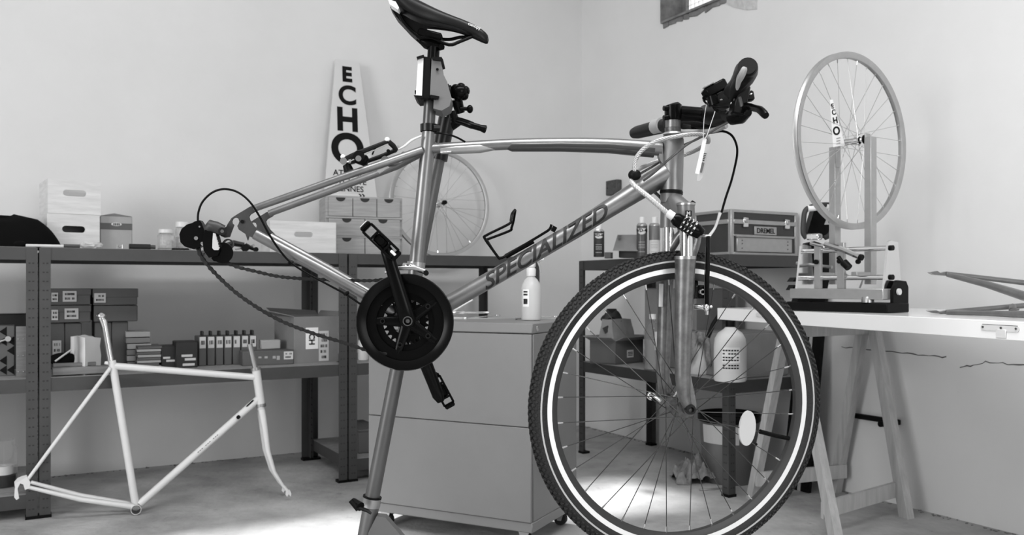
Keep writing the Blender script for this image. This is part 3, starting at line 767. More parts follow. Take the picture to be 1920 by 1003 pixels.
# spray bottle on the cabinet
c = px(996, 592, 3.18); c.z = TOPC; c = V((.072, 3.22, TOPC))
t = thing('spray_bottle', 'half-filled translucent spray bottle on the grey cabinet', 'bottle', c)
g = G(); g.lathe([(0, 0), (.036, 0), (.038, .006), (.038, .115), (.034, .135), (.024, .152), (.014, .162), (.013, .170), (0, .170)], c, n=28); g.build('bottle_body', M_plas, t)
g = G(); g.lathe([(0, .004), (.034, .004), (.035, .085), (0, .086)], c, n=28); g.build('liquid', M_liquid, t)
g = G(); g.lathe([(0, .165), (.0175, .165), (.0185, .19), (.015, .196), (0, .197)], c, n=18); g.build('collar', M_milk, t)
sx_ = V((.97, -.2, 0)).normalized(); sy_ = V((.2, .97, 0)).normalized(); SR = frame(sx_, sy_, UP)
g = G(); g.box(c + UP * .212 + sx_ * .002, (.03, .02, .034), SR, .006); g.box(c + UP * .229 + sx_ * .014, (.055, .018, .02), SR, .005); g.cyl(c + UP * .229 + sx_ * .038, c + UP * .229 + sx_ * .05, .007, n=10); g.build('spray_head', M_milk, t)
g = G(); g.tube([c + UP * .22 + sx_ * .026, c + UP * .2 + sx_ * .034, c + UP * .178 + sx_ * .036], [.004, .004, .003], 8); g.build('trigger', M_gripg, t)
g = G(); 
def on_cyl(c, r, an, z): return c + V((math.sin(an) * r, -math.cos(an) * r, z))
for k in range(6):
    a0 = -.95 + k * .12; g.quad([on_cyl(c, .0385, a0, .05), on_cyl(c, .0385, a0 + .12, .05), on_cyl(c, .0385, a0 + .12, .115), on_cyl(c, .0385, a0, .115)])
lb = g.build('label', M_paper, t)
g = G()
for z0, z1 in ((.103, .109), (.092, .099), (.06, .08)):
    for k in range(4): a0 = -.85 + k * .12; g.quad([on_cyl(c, .0389, a0, z0), on_cyl(c, .0389, a0 + .11, z0), on_cyl(c, .0389, a0 + .11, z1), on_cyl(c, .0389, a0, z1)])
g.build('label_print', M_ink, lb)
# wrenches and tools on the cabinet
def wrench(name, label, p0, p1, r, m, head=.011):
    p0 = V(p0); p1 = V(p1); t = thing(name, label, 'tool', (p0 + p1) / 2); d = (p1 - p0).normalized(); s_ = d.cross(UP)
    g = G(); g.tube([p0 + UP * r, p1 + UP * r], [r, r], 8, flat=(UP, .6)); g.build('shank', m, t)
    for p, dd in ((p0, -d), (p1, d)):
        g = G(); pts = [p + dd * (head * math.cos(a) + head * .6) + s_ * (head * math.sin(a)) for a in [R(40 + i * 28) for i in range(11)]]
        pts += [p + dd * head * .5 + s_ * -.004, p + dd * head * .5 + s_ * .004]; g.prism([q_ + UP * .001 for q_ in pts], UP * r * 1.4); g.build('jaw', m, t)
wrench('spanner', 'open-ended chrome spanner nearest the chainguard on the cabinet', oncab(874, 597.5), oncab(932, 593), .0035, M_chrome)
wrench('long_spanner', 'chrome spanner by the spray bottle, at the front edge of the cabinet', oncab(985, 597), oncab(1040, 595), .003, M_chrome, .009)
p0, p1 = oncab(848, 590.5), oncab(916, 590)
t = thing('ratchet_handle', 'silver ratchet with dark head lying behind the open-ended spanner', 'tool', (p0 + p1) / 2)
g = G(); g.tube([p0 + UP * .01, p0.lerp(p1, .3) + UP * .01, p0.lerp(p1, .34) + UP * .01, p1 + UP * .01], [.0095, .0095, .005, .005], 12); g.build('handle', M_chrome, t)
g = G(); g.cyl(p0 + UP * .011, p0.lerp(p1, -.22) + UP * .011, .011, n=12); g.build('knurled_grip', M_black, t)
p0 = oncab(845, 588)
t = thing('file', 'thin pale blade propped upwards beside the chainguard on the cabinet', 'tool', p0)
g = G(); g.tube([p0 + UP * .004, px(886, 562, p0.y + .02)], [.003, .0045], 8); g.build('blade', M_milk, t)
p0 = oncab(970, 599.5)
t = thing('bolt', 'small dark bolt lying left of the spray bottle on the cabinet', 'bolt', p0)
g = G(); g.cyl(p0 + UP * .005, p0 + UP * .005 + V((.022, 0, 0)), .003, n=8); g.cyl(p0 + UP * .005 - V((.007, 0, 0)), p0 + UP * .005, .0055, n=6); g.build('bolt_body', M_dirty, t)

# ---------------------------------------------------------------- white road frame standing on the floor
WF = thing('white_road_frame', 'white enamelled road bicycle frame with fork standing on the floor', 'bicycle frame', px(255, 963, 3.455))
def wl(u, v, off=0.0):        # plane of the white frame: from the bottom bracket on the floor, leaning back to the shelf
    # vertical plane turned 22 degrees, leaning back 5 degrees
    o = V(((255 - 960) / FPX * 3.455, 3.455, 0)); yaw = R(24); n = V((math.sin(yaw), -math.cos(yaw), .05)).normalized(); d = px(u, v, 1.0) - V((0, 0, EYE)); c = V((0, 0, EYE))
    tt = (o + n * off - c).dot(n) / d.dot(n); return c + d * tt
WN = V((math.sin(R(24)), -math.cos(R(24)), .05)).normalized()
def wt(name, pts, r, m=M_framew, par=WF, n=14):
    g = G(); g.tube([wl(*p) for p in pts], r, n); return g.build(name, m, par)
wt('seat_tube', [(210, 676), (254, 945)], .0150)
wt('top_tube', [(212, 686), (476, 707)], .0140)
wt('down_tube', [(262, 945), (484, 748)], .0155)
wt('head_tube', [(480, 693), (489, 758)], .0178)
def wsym(name, pts, r):
    for s_ in (1, -1):
        g = G(); g.tube([wl(u, v, o) - (WN * 2 * o if s_ < 0 else WN * 0) for u, v, o in pts], r, 14); g.build(name, M_framew, WF)
wsym('seat_stay', [(207, 690, .012), (140, 780, .035), (52, 899, .058)], [.0078, .0078, .0065])
wsym('chain_stay', [(250, 950, .02), (150, 936, .04), (52, 913, .058)], [.0115, .0100, .0072])
g = G(); b0 = wl(255, 953); g.lathe([(.0195, -.034), (.0195, .034), (.0175, .034), (.0175, -.034)], b0, WN, 24, True); g.build('bottom_bracket', M_framew, WF)
g = G(); g.lathe([(.0170, -.03), (.0170, .0345), (.0155, .0345), (.0155, -.03)], b0, WN, 24, True); g.build('bearing_cup', M_dirty, WF)
for s_, uv in ((1, ((50, 893), (57, 903), (56, 915), (47, 918), (44, 908), (38, 906), (33, 916), (35, 927), (36, 934), (31, 937), (27, 932), (28, 915), (31, 904), (41, 899))), (-1, ((50, 890), (56, 902), (50, 912), (44, 905), (36, 905), (33, 915), (28, 912), (27, 903), (33, 896), (42, 892)))):
    g = G(); g.prism([wl(u, v, .062 * s_ - .002) for u, v in uv], WN * .005); g.build('dropout', M_framew, WF)
g = G(); g.tube([wl(205, 682), wl(196, 680)], .006, 10); g.cyl(wl(200, 680, -.02), wl(200, 680, .02), .006, n=10); g.build('seat_clamp', M_framew, WF)
wt('seat_post', [(208, 676), (195, 604)], .0132, M_chrome)
g = G(); g.tube([wl(196, 612), wl(194, 602), wl(189, 595)], [.013, .015, .012], 12); g.sph(wl(190, 592), .017, (1.1, 1, .8)); g.cyl(wl(190, 590, -.02), wl(190, 590, .02), .008, n=12); g.build('post_head', M_chrome, WF)
wt('steerer', [(479, 692), (468, 645)], .0115, M_metal)
g = G(); g.cyl(wl(480, 694), wl(479, 689), .021, n=18); g.build('headset_cup', M_metal, WF)
g = G(); g.cyl(wl(489, 757), wl(490, 763), .021, n=18); g.build('lower_headset_cup', M_metal, WF)
for s_ in (1, -1):
    if s_ > 0: wsym('fork_blade', [(489, 765, .0), (491, 770, .03), (496, 800, .036), (502, 845, .042), (514, 885, .046), (530, 910, .048), (541, 922, .05)], [.013, .014, .0125, .011, .0085, .0065, .006])
    g = G(); f0 = wl(540, 925, .05) - WN * (0 if s_ > 0 else .1); g.prism([f0 + (wl(u, v, .05) - wl(540, 925, .05)) for u, v in ((536, 920), (543, 918), (546, 925), (545, 931), (541, 926), (538, 931), (535, 927))], WN * .004); g.build('fork_tip', M_framew, WF)
g = G()
for (u, v) in ((455, 775), (470, 760)): pass
g.tube([wl(446, 783, .016), wl(448, 781, .022)], .008, 10); g.build('shifter_boss', M_black, WF)
g = G(); g.tube([wl(462, 762, .0155), wl(475, 750, .0155)], .003, 6); g.build('cable_guide_slot', M_black, WF)
g = G()
dd = (wl(420, 802) - wl(360, 855)); yy = dd.cross(WN).normalized(); yy = -yy if yy.z < 0 else yy
dn_ = dd.normalized()
for k in range(11):
    if k % 4 != 3: g.tube([wl(390, 830, .0) + WN * .0153 + dn_ * (-.055 + k * .010), wl(390, 830, .0) + WN * .0153 + dn_ * (-.049 + k * .010)], .0014, 5)
tag(g.build('down_tube_lettering', M_decal, WF), kind='stuff')

# ---------------------------------------------------------------- right shelf contents
def rb(u, b_a, v): pass
def cyl_thing(name, label, cat, c, group=None): return thing(name, label, cat, c, group)
def spray_can(label, u, ucw, vt, vb, m_body, txt, pale_top=True, lower=None):
    Y = (DZ - EYE) * FPX / (537 - vb) ; Y = min(Y, 4.45)
    k = (u - 960) / FPX; c = V((k * Y, Y, DZ + .001)); r = ucw / 2 * Y / FPX; h = zat(vt, Y) - DZ
    t = thing('spray_can', label, 'spray can', c, 'spray cans on the right shelf')
    g = G(); g.lathe([(0, 0), (r * .96, 0), (r, .004), (r, h * .78), (r * .94, h * .80), (r * .7, h * .84), (0, h * .84)], c, n=22); g.build('can_body', m_body, t)
    g = G(); g.lathe([(0, h), (r * .42, h), (r * .5, h * .985), (r * .55, h * .84), (0, h * .84)], c, n=16); g.build('cap', M_milk, t)
    g = G(); g.lathe([(r * 1.01, h * .775), (r * .97, h * .80), (r * .72, h * .842), (r * .7, h * .835)], c, n=22, closed=True); g.build('shoulder_ring', M_metal, t)
    vd = V((c.x, c.y, 0)).normalized(); xd = V((vd.y, -vd.x, 0))
    def arc(an, z, e=.0006): return c + (-vd * math.cos(an) + xd * math.sin(an)) * (r + e) + UP * z
    g = G()
    if lower:
        for k_ in range(12):
            a0 = -1.5 + k_ * .25; g.quad([arc(a0, .004), arc(a0 + .25, .004), arc(a0 + .25, h * .42), arc(a0, h * .42)])
        g.build('pale_band', M_label, t)
    else:
        N_ = 16
        for k_ in range(N_):
            x0 = -1 + 2 * k_ / N_; x1 = x0 + 2 / N_; z0 = lambda x: h * (.655 - .10 * math.sqrt(max(0, 1 - x * x))); 
            g.quad([arc(x0 * .85, z0(x0)), arc(x1 * .85, z0(x1)), arc(x1 * .85, h * .71), arc(x0 * .85, h * .71)])
        sh = g.build('shield_emblem', M_label, t)
        g = G(); g.text(txt, c - vd * (r + .0) + UP * (h * .62), xd, UP, h * .115, .03, wrap=None, xs=.95)
        for v in g.bm.verts:
            x = (v.co - c).dot(xd); an = x / r; v.co = arc(an, v.co.z - c.z, .0016)
        g.build('brand_lettering', M_ink, sh)
    g = G()
    for zz in (.36, .30, .26, .22, .12):
        for k_ in range(5):
            a0 = -.6 + k_ * .24; g.quad([arc(a0, h * zz, .0012), arc(a0 + .18, h * zz, .0012), arc(a0 + .18, h * (zz + .018), .0012), arc(a0, h * (zz + .018), .0012)])
    tag(g.build('small_print', M_card2, t), kind='stuff')
spray_can('small dark spray can with shield emblem, alone at the left shelf end', 1123, 20, 421, 482, M_darkbox, 'WD-40')
spray_can('dark spray can with shield emblem right of the open box', 1203.5, 20, 407, 482.5, mat('dark_can_paint', .05, .35), 'WD-40')
spray_can('spray can with pale lower half beside the fork', 1227, 21, 407, 482.5, mat('grey_can_paint', .12, .35), '', lower=True)
def rboxw(name, label, u0, u1, Y0, yaw, vt, dp, m, z=DZ): 
    q = obox(u0, u1, Y0, yaw, vt, z + .001, dp); t = thing(name, label, 'box', V((q['c'].x, q['c'].y, z))); g = G(); g.box(q['c'], q['s'], q['R'], .002); g.build('box_body', m, t); return q, t
rboxw('small_block', 'little dark block right of the lone spray can', 1133, 1145, 4.35, -30, 473, .03, M_cardd)
q, t = rboxw('flap_box', 'low black box with a grey lid folded down in front', 1160, 1194, 4.25, -25, 470, .08, M_darkbox)
A = [px(1149, 470, 4.22), px(1158, 440, 4.32), px(1200, 440, 4.25), px(1196, 471, 4.15)]
g = G(); g.prism(A, V((0, .004, 0))); g.build('folded_lid', M_card, t)
g = G(); g.prism([p + V((0, -.002, 0)) for p in (px(1158, 448, 4.27), px(1159, 441, 4.29), px(1166, 441, 4.28), px(1163, 448, 4.26))], V((0, .001, 0))); g.build('lid_tab', M_cardd, t)
# toolbox with DREMEL plate
def tb(x, y, z): return rp(.45 - x, 1.85 - y, DZ + .001 + z)       # x along the front to the right, y to the back
TBW, TBD, TBH = .425, .25, .205
TR = frame(eL, -nL, UP)
t = thing('tool_case', 'dark tool case with aluminium edges, drawer and DREMEL plate', 'tool case', tb(TBW / 2, TBD / 2, 0))
g = G(); g.box(tb(TBW / 2, TBD / 2, TBH / 2), (TBW - .006, TBD - .006, TBH - .006), TR); g.build('case_body', M_case, t)
def tbar(x, y, z, dx, dy, dz, m=M_alu_l, name='edge_profile'): g = G(); g.box(tb(x, y, z), (dx, dy, dz), TR, .002); return g.build(name, m, t)
e_ = .02
for x in (e_ / 2 - .001, TBW - e_ / 2 + .001):
    for y in (e_ / 2 - .001, TBD - e_ / 2 + .001): tbar(x, y, TBH / 2, e_, e_, TBH)
for z in (.006, TBH - .007):
    for y in (.004, TBD - .004): tbar(TBW / 2, y, z, TBW - .03, .012, .014)
    for x in (.004, TBW - .004): tbar(x, TBD / 2, z, .012, TBD - .03, .014)
tbar(TBW / 2, .001, .150, TBW - .03, .008, .02, name='hinge_band'); tbar(.001, TBD / 2, .150, .008, TBD - .03, .02, name='hinge_band')
tbar(TBW / 2, .001, .088, TBW - .03, .008, .008, name='hinge_band')
dr = tbar(TBW / 2 - .008, -.002, .047, TBW - .075, .012, .066, name='drawer')
g = G(); g.box(tb(TBW / 2 - .008, -.010, .083), (TBW - .06, .012, .006), TR, .001); g.build('drawer_lip', M_alu_l, dr)
for x in (.06, TBW - .075):
    for z in (.03, .05, .065): g = G(); g.cyl(tb(x, -.008, z), tb(x, -.011, z), .0025, n=8); g.build('rivet', M_dirty, dr)
for x in (.085, TBW - .075):
    g = G(); g.box(tb(x, -.004, .148), (.03, .01, .044), TR, .002); lt = g.build('latch', M_chrome, t)
    g = G(); g.box(tb(x, -.011, .155), (.018, .006, .02), TR, .002); g.build('latch_tongue', M_metal, lt)
g = G(); g.box(tb(TBW / 2, -.001, .113), (.14, .006, .038), TR, .001); pl = g.build('name_plate', M_alu_l, t)
g = G(); g.text('DREMEL', tb(TBW / 2, -.0048, .102), eL, UP, .032, .018); g.build('plate_lettering', M_ink, pl)
g = G()
for x in (.17, .26): g.box(tb(x, .12, TBH + .002), (.03, .02, .006), TR, .002)
g.build('handle_mount', M_black, t)

# middle level of the right shelf
def flo_pt(u, v, z): Y = (EYE - z) * FPX / (v - 537); return V(((u - 960) / FPX * Y, Y, z))
def cornerbox(name, label, uA, uB, uC, vB, z, top_v, m, group=None, open_=False, cat='box'):
    """box with the near corner at column uB; left face to uA, right face to uC, edges at room angles"""
    B0 = flo_pt(uB, vB, z); 
    def side(u, d): k = (u - 960) / FPX; s_ = (k * B0.y - B0.x) / (d.x - k * d.y); return d * s_
    dl = side(uA, V((-.80, .60, 0))); drr = side(uC, V((.72, .69, 0)))
    h = zat(top_v, B0.y) - z
    P = [B0, B0 + dl, B0 + dl + drr, B0 + drr]
    t = thing(name, label, cat, (P[0] + P[2]) / 2, group)
    return t, P, h
t, P, h = cornerbox('open_box', 'open cardboard box holding a paper bag on the right middle shelf', 1106, 1154, 1206, 684, DM + .001, 640, M_cardd)
th = .004
for i in range(4):
    A_, B_ = P[i], P[(i + 1) % 4]; nn = UP.cross(B_ - A_).normalized(); cc = (P[0] + P[2]) / 2
    if (cc - A_).dot(nn) < 0: nn = -nn
    g = G(); g.prism([A_, B_, B_ + UP * h, A_ + UP * h], nn * th); g.build('carton_wall', M_cardd, t)
    g = G(); oo = -nn; g.prism([A_ + UP * h, B_ + UP * h, B_ + UP * (h + .02) + oo * .05, A_ + UP * (h + .02) + oo * .05], UP * .003); g.build('flap', M_card, t)
g = G(); g.prism([p + UP * .003 for p in P], UP * .004); g.build('carton_base', M_cardd, t)
A_, B_ = P[0], P[3]; e1 = (B_ - A_).normalized(); no = e1.cross(UP); no = no if no.y < 0 else -no
c = A_.lerp(B_, .52) + UP * h * .42 + no * .001
g = G(); g.box(c, (.055, .0008, .04), frame(e1, -no, UP)); lb = g.build('label', M_label, t)
g = G()
for z in (.008, 0, -.008): g.box(c + no * .0008 + UP * z, (.04, .0006, .004), frame(e1, -no, UP))
tag(g.build('print', M_ink, lb), kind='stuff')
# paper bag inside
cc = (P[0] + P[2]) / 2
t = thing('paper_bag', 'crumpled brown paper bag standing in the open box', 'bag', cc + UP * .01)
rings = []
for i in range(8):
    tt = i / 7; ww_ = .098 - .012 * tt; dd_ = .06 * (1 - .55 * tt)
    base_ = [(-1, -1), (-.3, -1.15), (.35, -.95), (1, -1), (1.05, 0), (1, 1), (0, 1.05), (-1, 1), (-1.05, 0)]
    eb1 = (P[3] - P[0]) * .40; eb2 = (P[1] - P[0]) * .40
    rings.append([cc + UP * (.012 + tt * .225 + random.uniform(-.003, .003)) + eb1 * (x * (1 - .1 * tt)) + eb2 * (y * (1 - .55 * tt)) + V((random.uniform(-.004, .004), random.uniform(-.004, .004), 0)) for x, y in base_])
g = G(); g.rings(rings); g.build('bag_shell', M_bag, t, angle=25)
g = G(); rr = []
for i in range(4):
    tt = i / 3; rr.append([cc + V((-.03 + math.cos(a) * .06 * (1 - .5 * tt), -.01 + math.sin(a) * .03 * (1 - .5 * tt), .235 + tt * .045 + .012 * math.sin(3 * a + i))) for a in [2 * math.pi * k / 12 for k in range(12)]])
g.rings(rr); g.build('dark_lining', M_darkbox, t, angle=30)
g = G(); g.prism([cc + V(p) for p in ((-.085, -.068, .19), (-.055, -.068, .205), (-.045, -.068, .175), (-.07, -.068, .16))], V((0, -.003, 0))); g.build('sticker', M_darkbox, t)
# bottles / jug
def bottle(name, label, u, vb, prof, m, cap, z=DM, sc=1.0, cat='bottle'):
    c = flo_pt(u, vb, z + .001); t = thing(name, label, cat, c)
    g = G(); g.lathe([(r * sc, h_ * sc) for r, h_ in prof], c, n=26); g.build('bottle_body', m, t)
    r, h0, h1 = cap; g = G(); g.lathe([(0, h1 * sc), (r * sc, h1 * sc), (r * sc, h0 * sc), (0, h0 * sc)], c, n=18); g.build('cap', M_milk if m is not M_milk else M_black, t)
    return c, t
c, t = bottle('clear_bottle', 'clear ribbed plastic bottle with white label beside the open box', 1224, 693, [(0, 0), (.042, 0), (.044, .01), (.041, .03), (.044, .05), (.041, .07), (.044, .09), (.041, .11), (.044, .13), (.044, .19), (.03, .225), (.014, .24), (.014, .262), (0, .262)], M_glass, (.017, .25, .275), sc=1.0)
g = G()
for k in range(8): a0 = .05 + k * .16; g.quad([on_cyl(c, .0446, a0, .10), on_cyl(c, .0446, a0 + .16, .10), on_cyl(c, .0446, a0 + .16, .19), on_cyl(c, .0446, a0, .19)])
g.build('label', M_label, t)
g = G(); g.lathe([(0, .004), (.040, .004), (.038, .15), (0, .15)], c, n=20); g.build('liquid', mat('grey_liquid', .22, .3), t)
c, t = bottle('white_jug', 'white plastic jug with printed label and dark trigger cap', 1369, 714, [(0, 0), (.066, 0), (.07, .008), (.07, .15), (.066, .185), (.052, .21), (.03, .225), (.02, .235), (0, .235)], M_milk, (.02, .232, .262))
g = G(); g.tube([c + UP * .262 + V((.02, 0, 0)), c + UP * .28, c + UP * .285 + V((-.05, -.01, 0)), c + UP * .25 + V((-.075, -.01, 0)), c + UP * .19 + V((-.10, -.01, 0))], [.014, .016, .013, .01, .01], 10); g.build('trigger_head', M_black, t)
g = G()
for k in range(7): a0 = -.75 + k * .16; g.quad([on_cyl(c, .0706, a0, .085), on_cyl(c, .0706, a0 + .16, .085), on_cyl(c, .0706, a0 + .16, .15), on_cyl(c, .0706, a0, .15)])
lb = g.build('label', M_paper, t)
g = G()
for z in (.07, .058, .092, .104, .12, .134):
    for k in range(6):
        if random.random() < .8: a0 = -.7 + k * .17; g.quad([on_cyl(c, .071, a0, z), on_cyl(c, .071, a0 + .13, z), on_cyl(c, .071, a0 + .13, z + .006), on_cyl(c, .071, a0, z + .006)])
tag(g.build('label_print', M_ink, lb), kind='stuff')
# cloth hanging in front of pale box
c = flo_pt(1310, 700, DM + .001)
t = thing('pale_canister', 'pale rounded canister half hidden by the fork, on the middle shelf', 'canister', c)
g = G(); g.lathe([(0, 0), (.062, 0), (.066, .01), (.066, .12), (.05, .155), (0, .16)], c, n=24); g.build('canister_body', M_milk, t)
t = thing('draped_cloth', 'folded pale cloth hanging over the canister', 'cloth', c + UP * .16)
g = G(); n_ = 26; m_ = 12; G_ = []
for j in range(m_ + 1):
    row = []
    for i in range(n_ + 1):
        x = -.075 + .165 * i / n_; s_ = j / m_; fold = .012 * math.sin(i * 1.3 + .6 * math.sin(j)) * (.3 + s_)
        y = -.078 - fold - .01 * s_; z = .205 - .025 * abs(i / n_ - .35) * 2 - s_ * (.10 + .05 * math.sin(i * .5)); row.append(g.bm.verts.new(c + V((x + .02 * s_ * (i / n_ - .3), y, z))))
    G_.append(row)
for j in range(m_):
    for i in range(n_): g.bm.faces.new((G_[j][i], G_[j][i + 1], G_[j + 1][i + 1], G_[j + 1][i]))
top_ = [g.bm.verts.new(v.co + V((0, .12, .0))) for v in G_[0]]
for i in range(n_): g.bm.faces.new((G_[0][i], G_[0][i + 1], top_[i + 1], top_[i]))
o = g.build('cloth_sheet', M_rag, t, angle=80, fix=False); md = o.modifiers.new('s', 'SOLIDIFY'); md.thickness = .003
def rshelf_box(label, a0, a1, b0, b1, h, m, z=DM, name='storage_box'):
    t = thing(name, label, 'box', rp((a0 + a1) / 2, (b0 + b1) / 2, z)); g = G(); lbox(g, (a0 + a1) / 2, (b0 + b1) / 2, z + .001 + h / 2, abs(a1 - a0), abs(b1 - b0), h, .003); g.build('box_body', m, t)
    g = G(); lbox(g, (a0 + a1) / 2, (b0 + b1) / 2, z + .001 + h + .002, abs(a1 - a0) * .98, abs(b1 - b0) * .98, .002); g.build('top_flap', m, t)
rshelf_box('tall dark grey carton at the back right of the middle shelf', .08, .36, 1.12, 1.52, .40, M_card)
rshelf_box('grey carton at the right end of the middle shelf', .12, .44, 1.60, 1.88, .20, M_card)

# bucket, rag, leaning boards
c = flo_pt(1384, 905, 0); c.z = .0
c = V((1.03, 4.05, .0))
t = thing('bucket', 'dark glossy bucket with a black rim and pale label under the right shelf', 'bucket', c)
g = G(); g.lathe([(0, .001), (.118, .001), (.12, .01), (.138, .30), (.134, .30), (.116, .012), (0, .012)], c, n=36); g.build('bucket_shell', M_bucket, t)
g = G(); g.lathe([(.142, .285), (.146, .29), (.146, .318), (.140, .322), (.132, .318), (.132, .29)], c, n=36, closed=True); g.build('rim', M_black, t)
g = G(); g.lathe([(0, .304), (.133, .304), (.133, .306), (0, .307)], c, n=30); g.build('dark_contents', M_black, t)
g = G()
for k in range(7):
    a0 = -.75 + k * .0; 
for a0, a1, z0_, z1_ in ((-1.3, .1, .19, .275),):
    n_ = 6; g = G()
    for k in range(n_): x0 = a0 + (a1 - a0) * k / n_; x1 = a0 + (a1 - a0) * (k + 1) / n_; g.quad([on_cyl(c, .1325, x0, z0_), on_cyl(c, .1325, x1, z0_), on_cyl(c, .1375, x1, z1_), on_cyl(c, .1375, x0, z1_)])
    g.build('pale_label', M_label, t)
# crumpled rag
c = flo_pt(1308, 905, 0)
t = thing('rag', 'crumpled grey rag lying on the floor before the bucket', 'rag', c)
g = G(); n_ = 34; G_ = []
import mathutils.noise as mn
for j in range(n_ + 1):
    row = []
    for i in range(n_ + 1):
        x = (i / n_ - .5) * 2; y = (j / n_ - .5) * 2; rr_ = math.sqrt(x * x + y * y); rr_ *= 1 + .25 * mn.noise(V((x * 2, y * 2, 4)))
        k = max(0, 1 - rr_ ** 2 * .75)
        hgt = .075 * k ** .5 * (.6 + .9 * abs(mn.noise(V((x * 2.2, y * 2.2, 1.5))))) + .06 * abs(mn.noise(V((x * 5, y * 5, 7)))) * min(1, k * 3) + .012 * math.sin(9 * x + 5 * y + 4 * mn.noise(V((x * 3, y * 3, 9)))) * min(1, k * 3)
        row.append(g.bm.verts.new(c + V((x * .125 + .02 * mn.noise(V((x * 3, y * 3, 2))) + .02, y * .10 + .05, max(.002, hgt + .02 * x * k)))))
    G_.append(row)
for j in range(n_):
    for i in range(n_): g.bm.faces.new((G_[j][i], G_[j][i + 1], G_[j + 1][i + 1], G_[j + 1][i]))
g.build('rag_cloth', M_rag, t, angle=60)
c = flo_pt(1345, 921, 0)
t = thing('metal_strip', 'pale metal strip lying on the floor by the front post', 'strip', c)
g = G(); g.box(c + V((.0, .03, .004)), (.16, .012, .006), Rz(.25), .001); g.build('strip_body', M_alu_l, t)
# leaning black boards on the right wall
for k, (u0, u1, ub0, ub1, vt, lab) in enumerate(((1508, 1530, 1470, 1500, 622, 'wide black board leaning on the right wall, nearest the shelf'), (1533, 1554, 1500, 1521, 622, 'narrow black board leaning on the wall, right one of two'))):
    t = thing('black_board', lab, 'board', flo_pt(ub0 + 8, 903 - k * 4, 0), 'black boards leaning behind the trestle')
    Yt, Yb = 3.80 + k * .0, 3.92
    P = []
    bt0, Y0_ = onR(u0, .03); bt1, Y1_ = onR(u1, .03)
    bb0, Yb0 = onR(ub0, .16); bb1, Yb1 = onR(ub1, .16)
    pts_ = [rp(.16, bb0, .001), rp(.16, bb1, .001), rp(.03, bt1, .90), rp(.03, bt0, .90)]
    g = G(); g.prism(pts_, -eL * .018); g.build('board_panel', M_black, t)
    if k == 0:
        g = G(); g.prism([rp(.181, bb1 + .002, .002), rp(.181, bb1 + .018, .002), rp(.05, bt1 + .018, .90), rp(.05, bt1 + .002, .90)], eL * .004); g.build('pale_edge_strip', M_card2, t)

# ---------------------------------------------------------------- trestle and table (an old door)
TT = .8325
def trestle(label, A1, A2, B1, B2):
    mA = (V(A1) + V(A2)) / 2; mB = (V(B1) + V(B2)) / 2; zt = TT - .052
    t = thing('trestle', label, 'trestle', (mA + mB) / 2, 'pine trestles under the table')
    bd = (mB - mA).normalized(); sd_ = V((-bd.y, bd.x, 0)); BRm = frame(bd, sd_, UP)
    g = G(); g.box((mA + mB) / 2 + UP * (zt - .032), ((mB - mA).length + .07, .045, .06), BRm, .004); g.build('cross_beam', M_trestle, t)
    for f, mid in ((A1, mA), (A2, mA), (B1, mB), (B2, mB)):
        f = V(f); out = (f - mid).normalized(); top = mid + out * .028 + UP * (zt - .004); wv = .05
        g = G(); d_ = (top - f).normalized(); q_ = bd * .021
        hx = (out - UP * out.dot(UP)).normalized() * wv / 2
        g.prism([f - hx - q_, f + hx - q_, top + hx * .9 - q_, top - hx * .9 - q_], q_ * 2); g.build('leg', M_trestle, t)
    for a, b in ((A1, B1), (A2, B2)):
        a = V(a); b = V(b); mid = (mA + mB) / 2; k = .13
        a2 = a.lerp(V((mA.x, mA.y, zt)), k); b2 = b.lerp(V((mB.x, mB.y, zt)), k)
        inn = ((mid - (a + b) / 2)); inn.z = 0; inn.normalize(); g = G(); off = inn * .018
        g.prism([a2 + off - UP * .03 - bd * .02, b2 + off - UP * .03 + bd * .02, b2 + off + UP * .03 + bd * .02, a2 + off + UP * .03 - bd * .02], inn * .018); g.build('stretcher', M_trestle, t)
    return t
trestle('pine trestle visible under the near end of the white table', (1.04, 3.70, 0), (1.165, 3.06, 0), (1.45, 3.83, 0), (1.572, 3.40, 0))
T0 = V((.842, 3.5, 0)); td = V((.292, -.957, 0)).normalized(); tn = V((.957, .292, 0)).normalized()
TRm = frame(td, tn, UP)
def tp(x, y, z=TT): return T0 + td * x + tn * y + UP * z
t = thing('table_top', 'glossy white door leaf used as a table top on the trestle', 'table', tp(1.0, .36, TT - .048))
g = G(); g.box(tp(1.02, .36, TT - .024), (2.04, .72, .048), TRm, .0015); g.build('door_leaf', M_table, t)
def on_front(u):
    k = (u - 960) / FPX; s_ = (k * T0.y - T0.x) / (td.x - k * td.y); return s_
for (u0, u1, nm) in ((1840, 1912, 'lock_plate'), (1418, 1438, 'latch_plate')):
    s0, s1 = on_front(u0), on_front(u1); zc = TT - .019
    g = G(); L_ = s1 - s0; r = .0075
    pts_ = [tp(s0 + r + math.cos(a) * r, -.001, zc + math.sin(a) * r) for a in [R(90 + k * 20) for k in range(10)]] + [tp(s1 - r + math.cos(a) * r, -.001, zc + math.sin(a) * r) for a in [R(-90 + k * 20) for k in range(10)]]
    g.prism(pts_, -tn * .0015); p_ = g.build(nm, M_milk, t)
    if u0 > 1800:
        g = G(); sm = (s0 * .45 + s1 * .55); g.box(tp(sm, -.003, zc - .014), (.03, .004, .022), TRm, .001); g.build('strike', M_milk, p_)
        for s_ in (s0 + .008, s1 - .008, sm): g = G(); g.cyl(tp(s_, -.002, zc + .001), tp(s_, -.005, zc + .001), .0028, n=8); g.build('screw', M_dirty, p_)
        g = G(); g.box(tp((s0 + s1) / 2, -.0016, zc + .0078), (s1 - s0 - .01, .002, .0012), TRm); g.build('recess_line', M_shelf, p_)

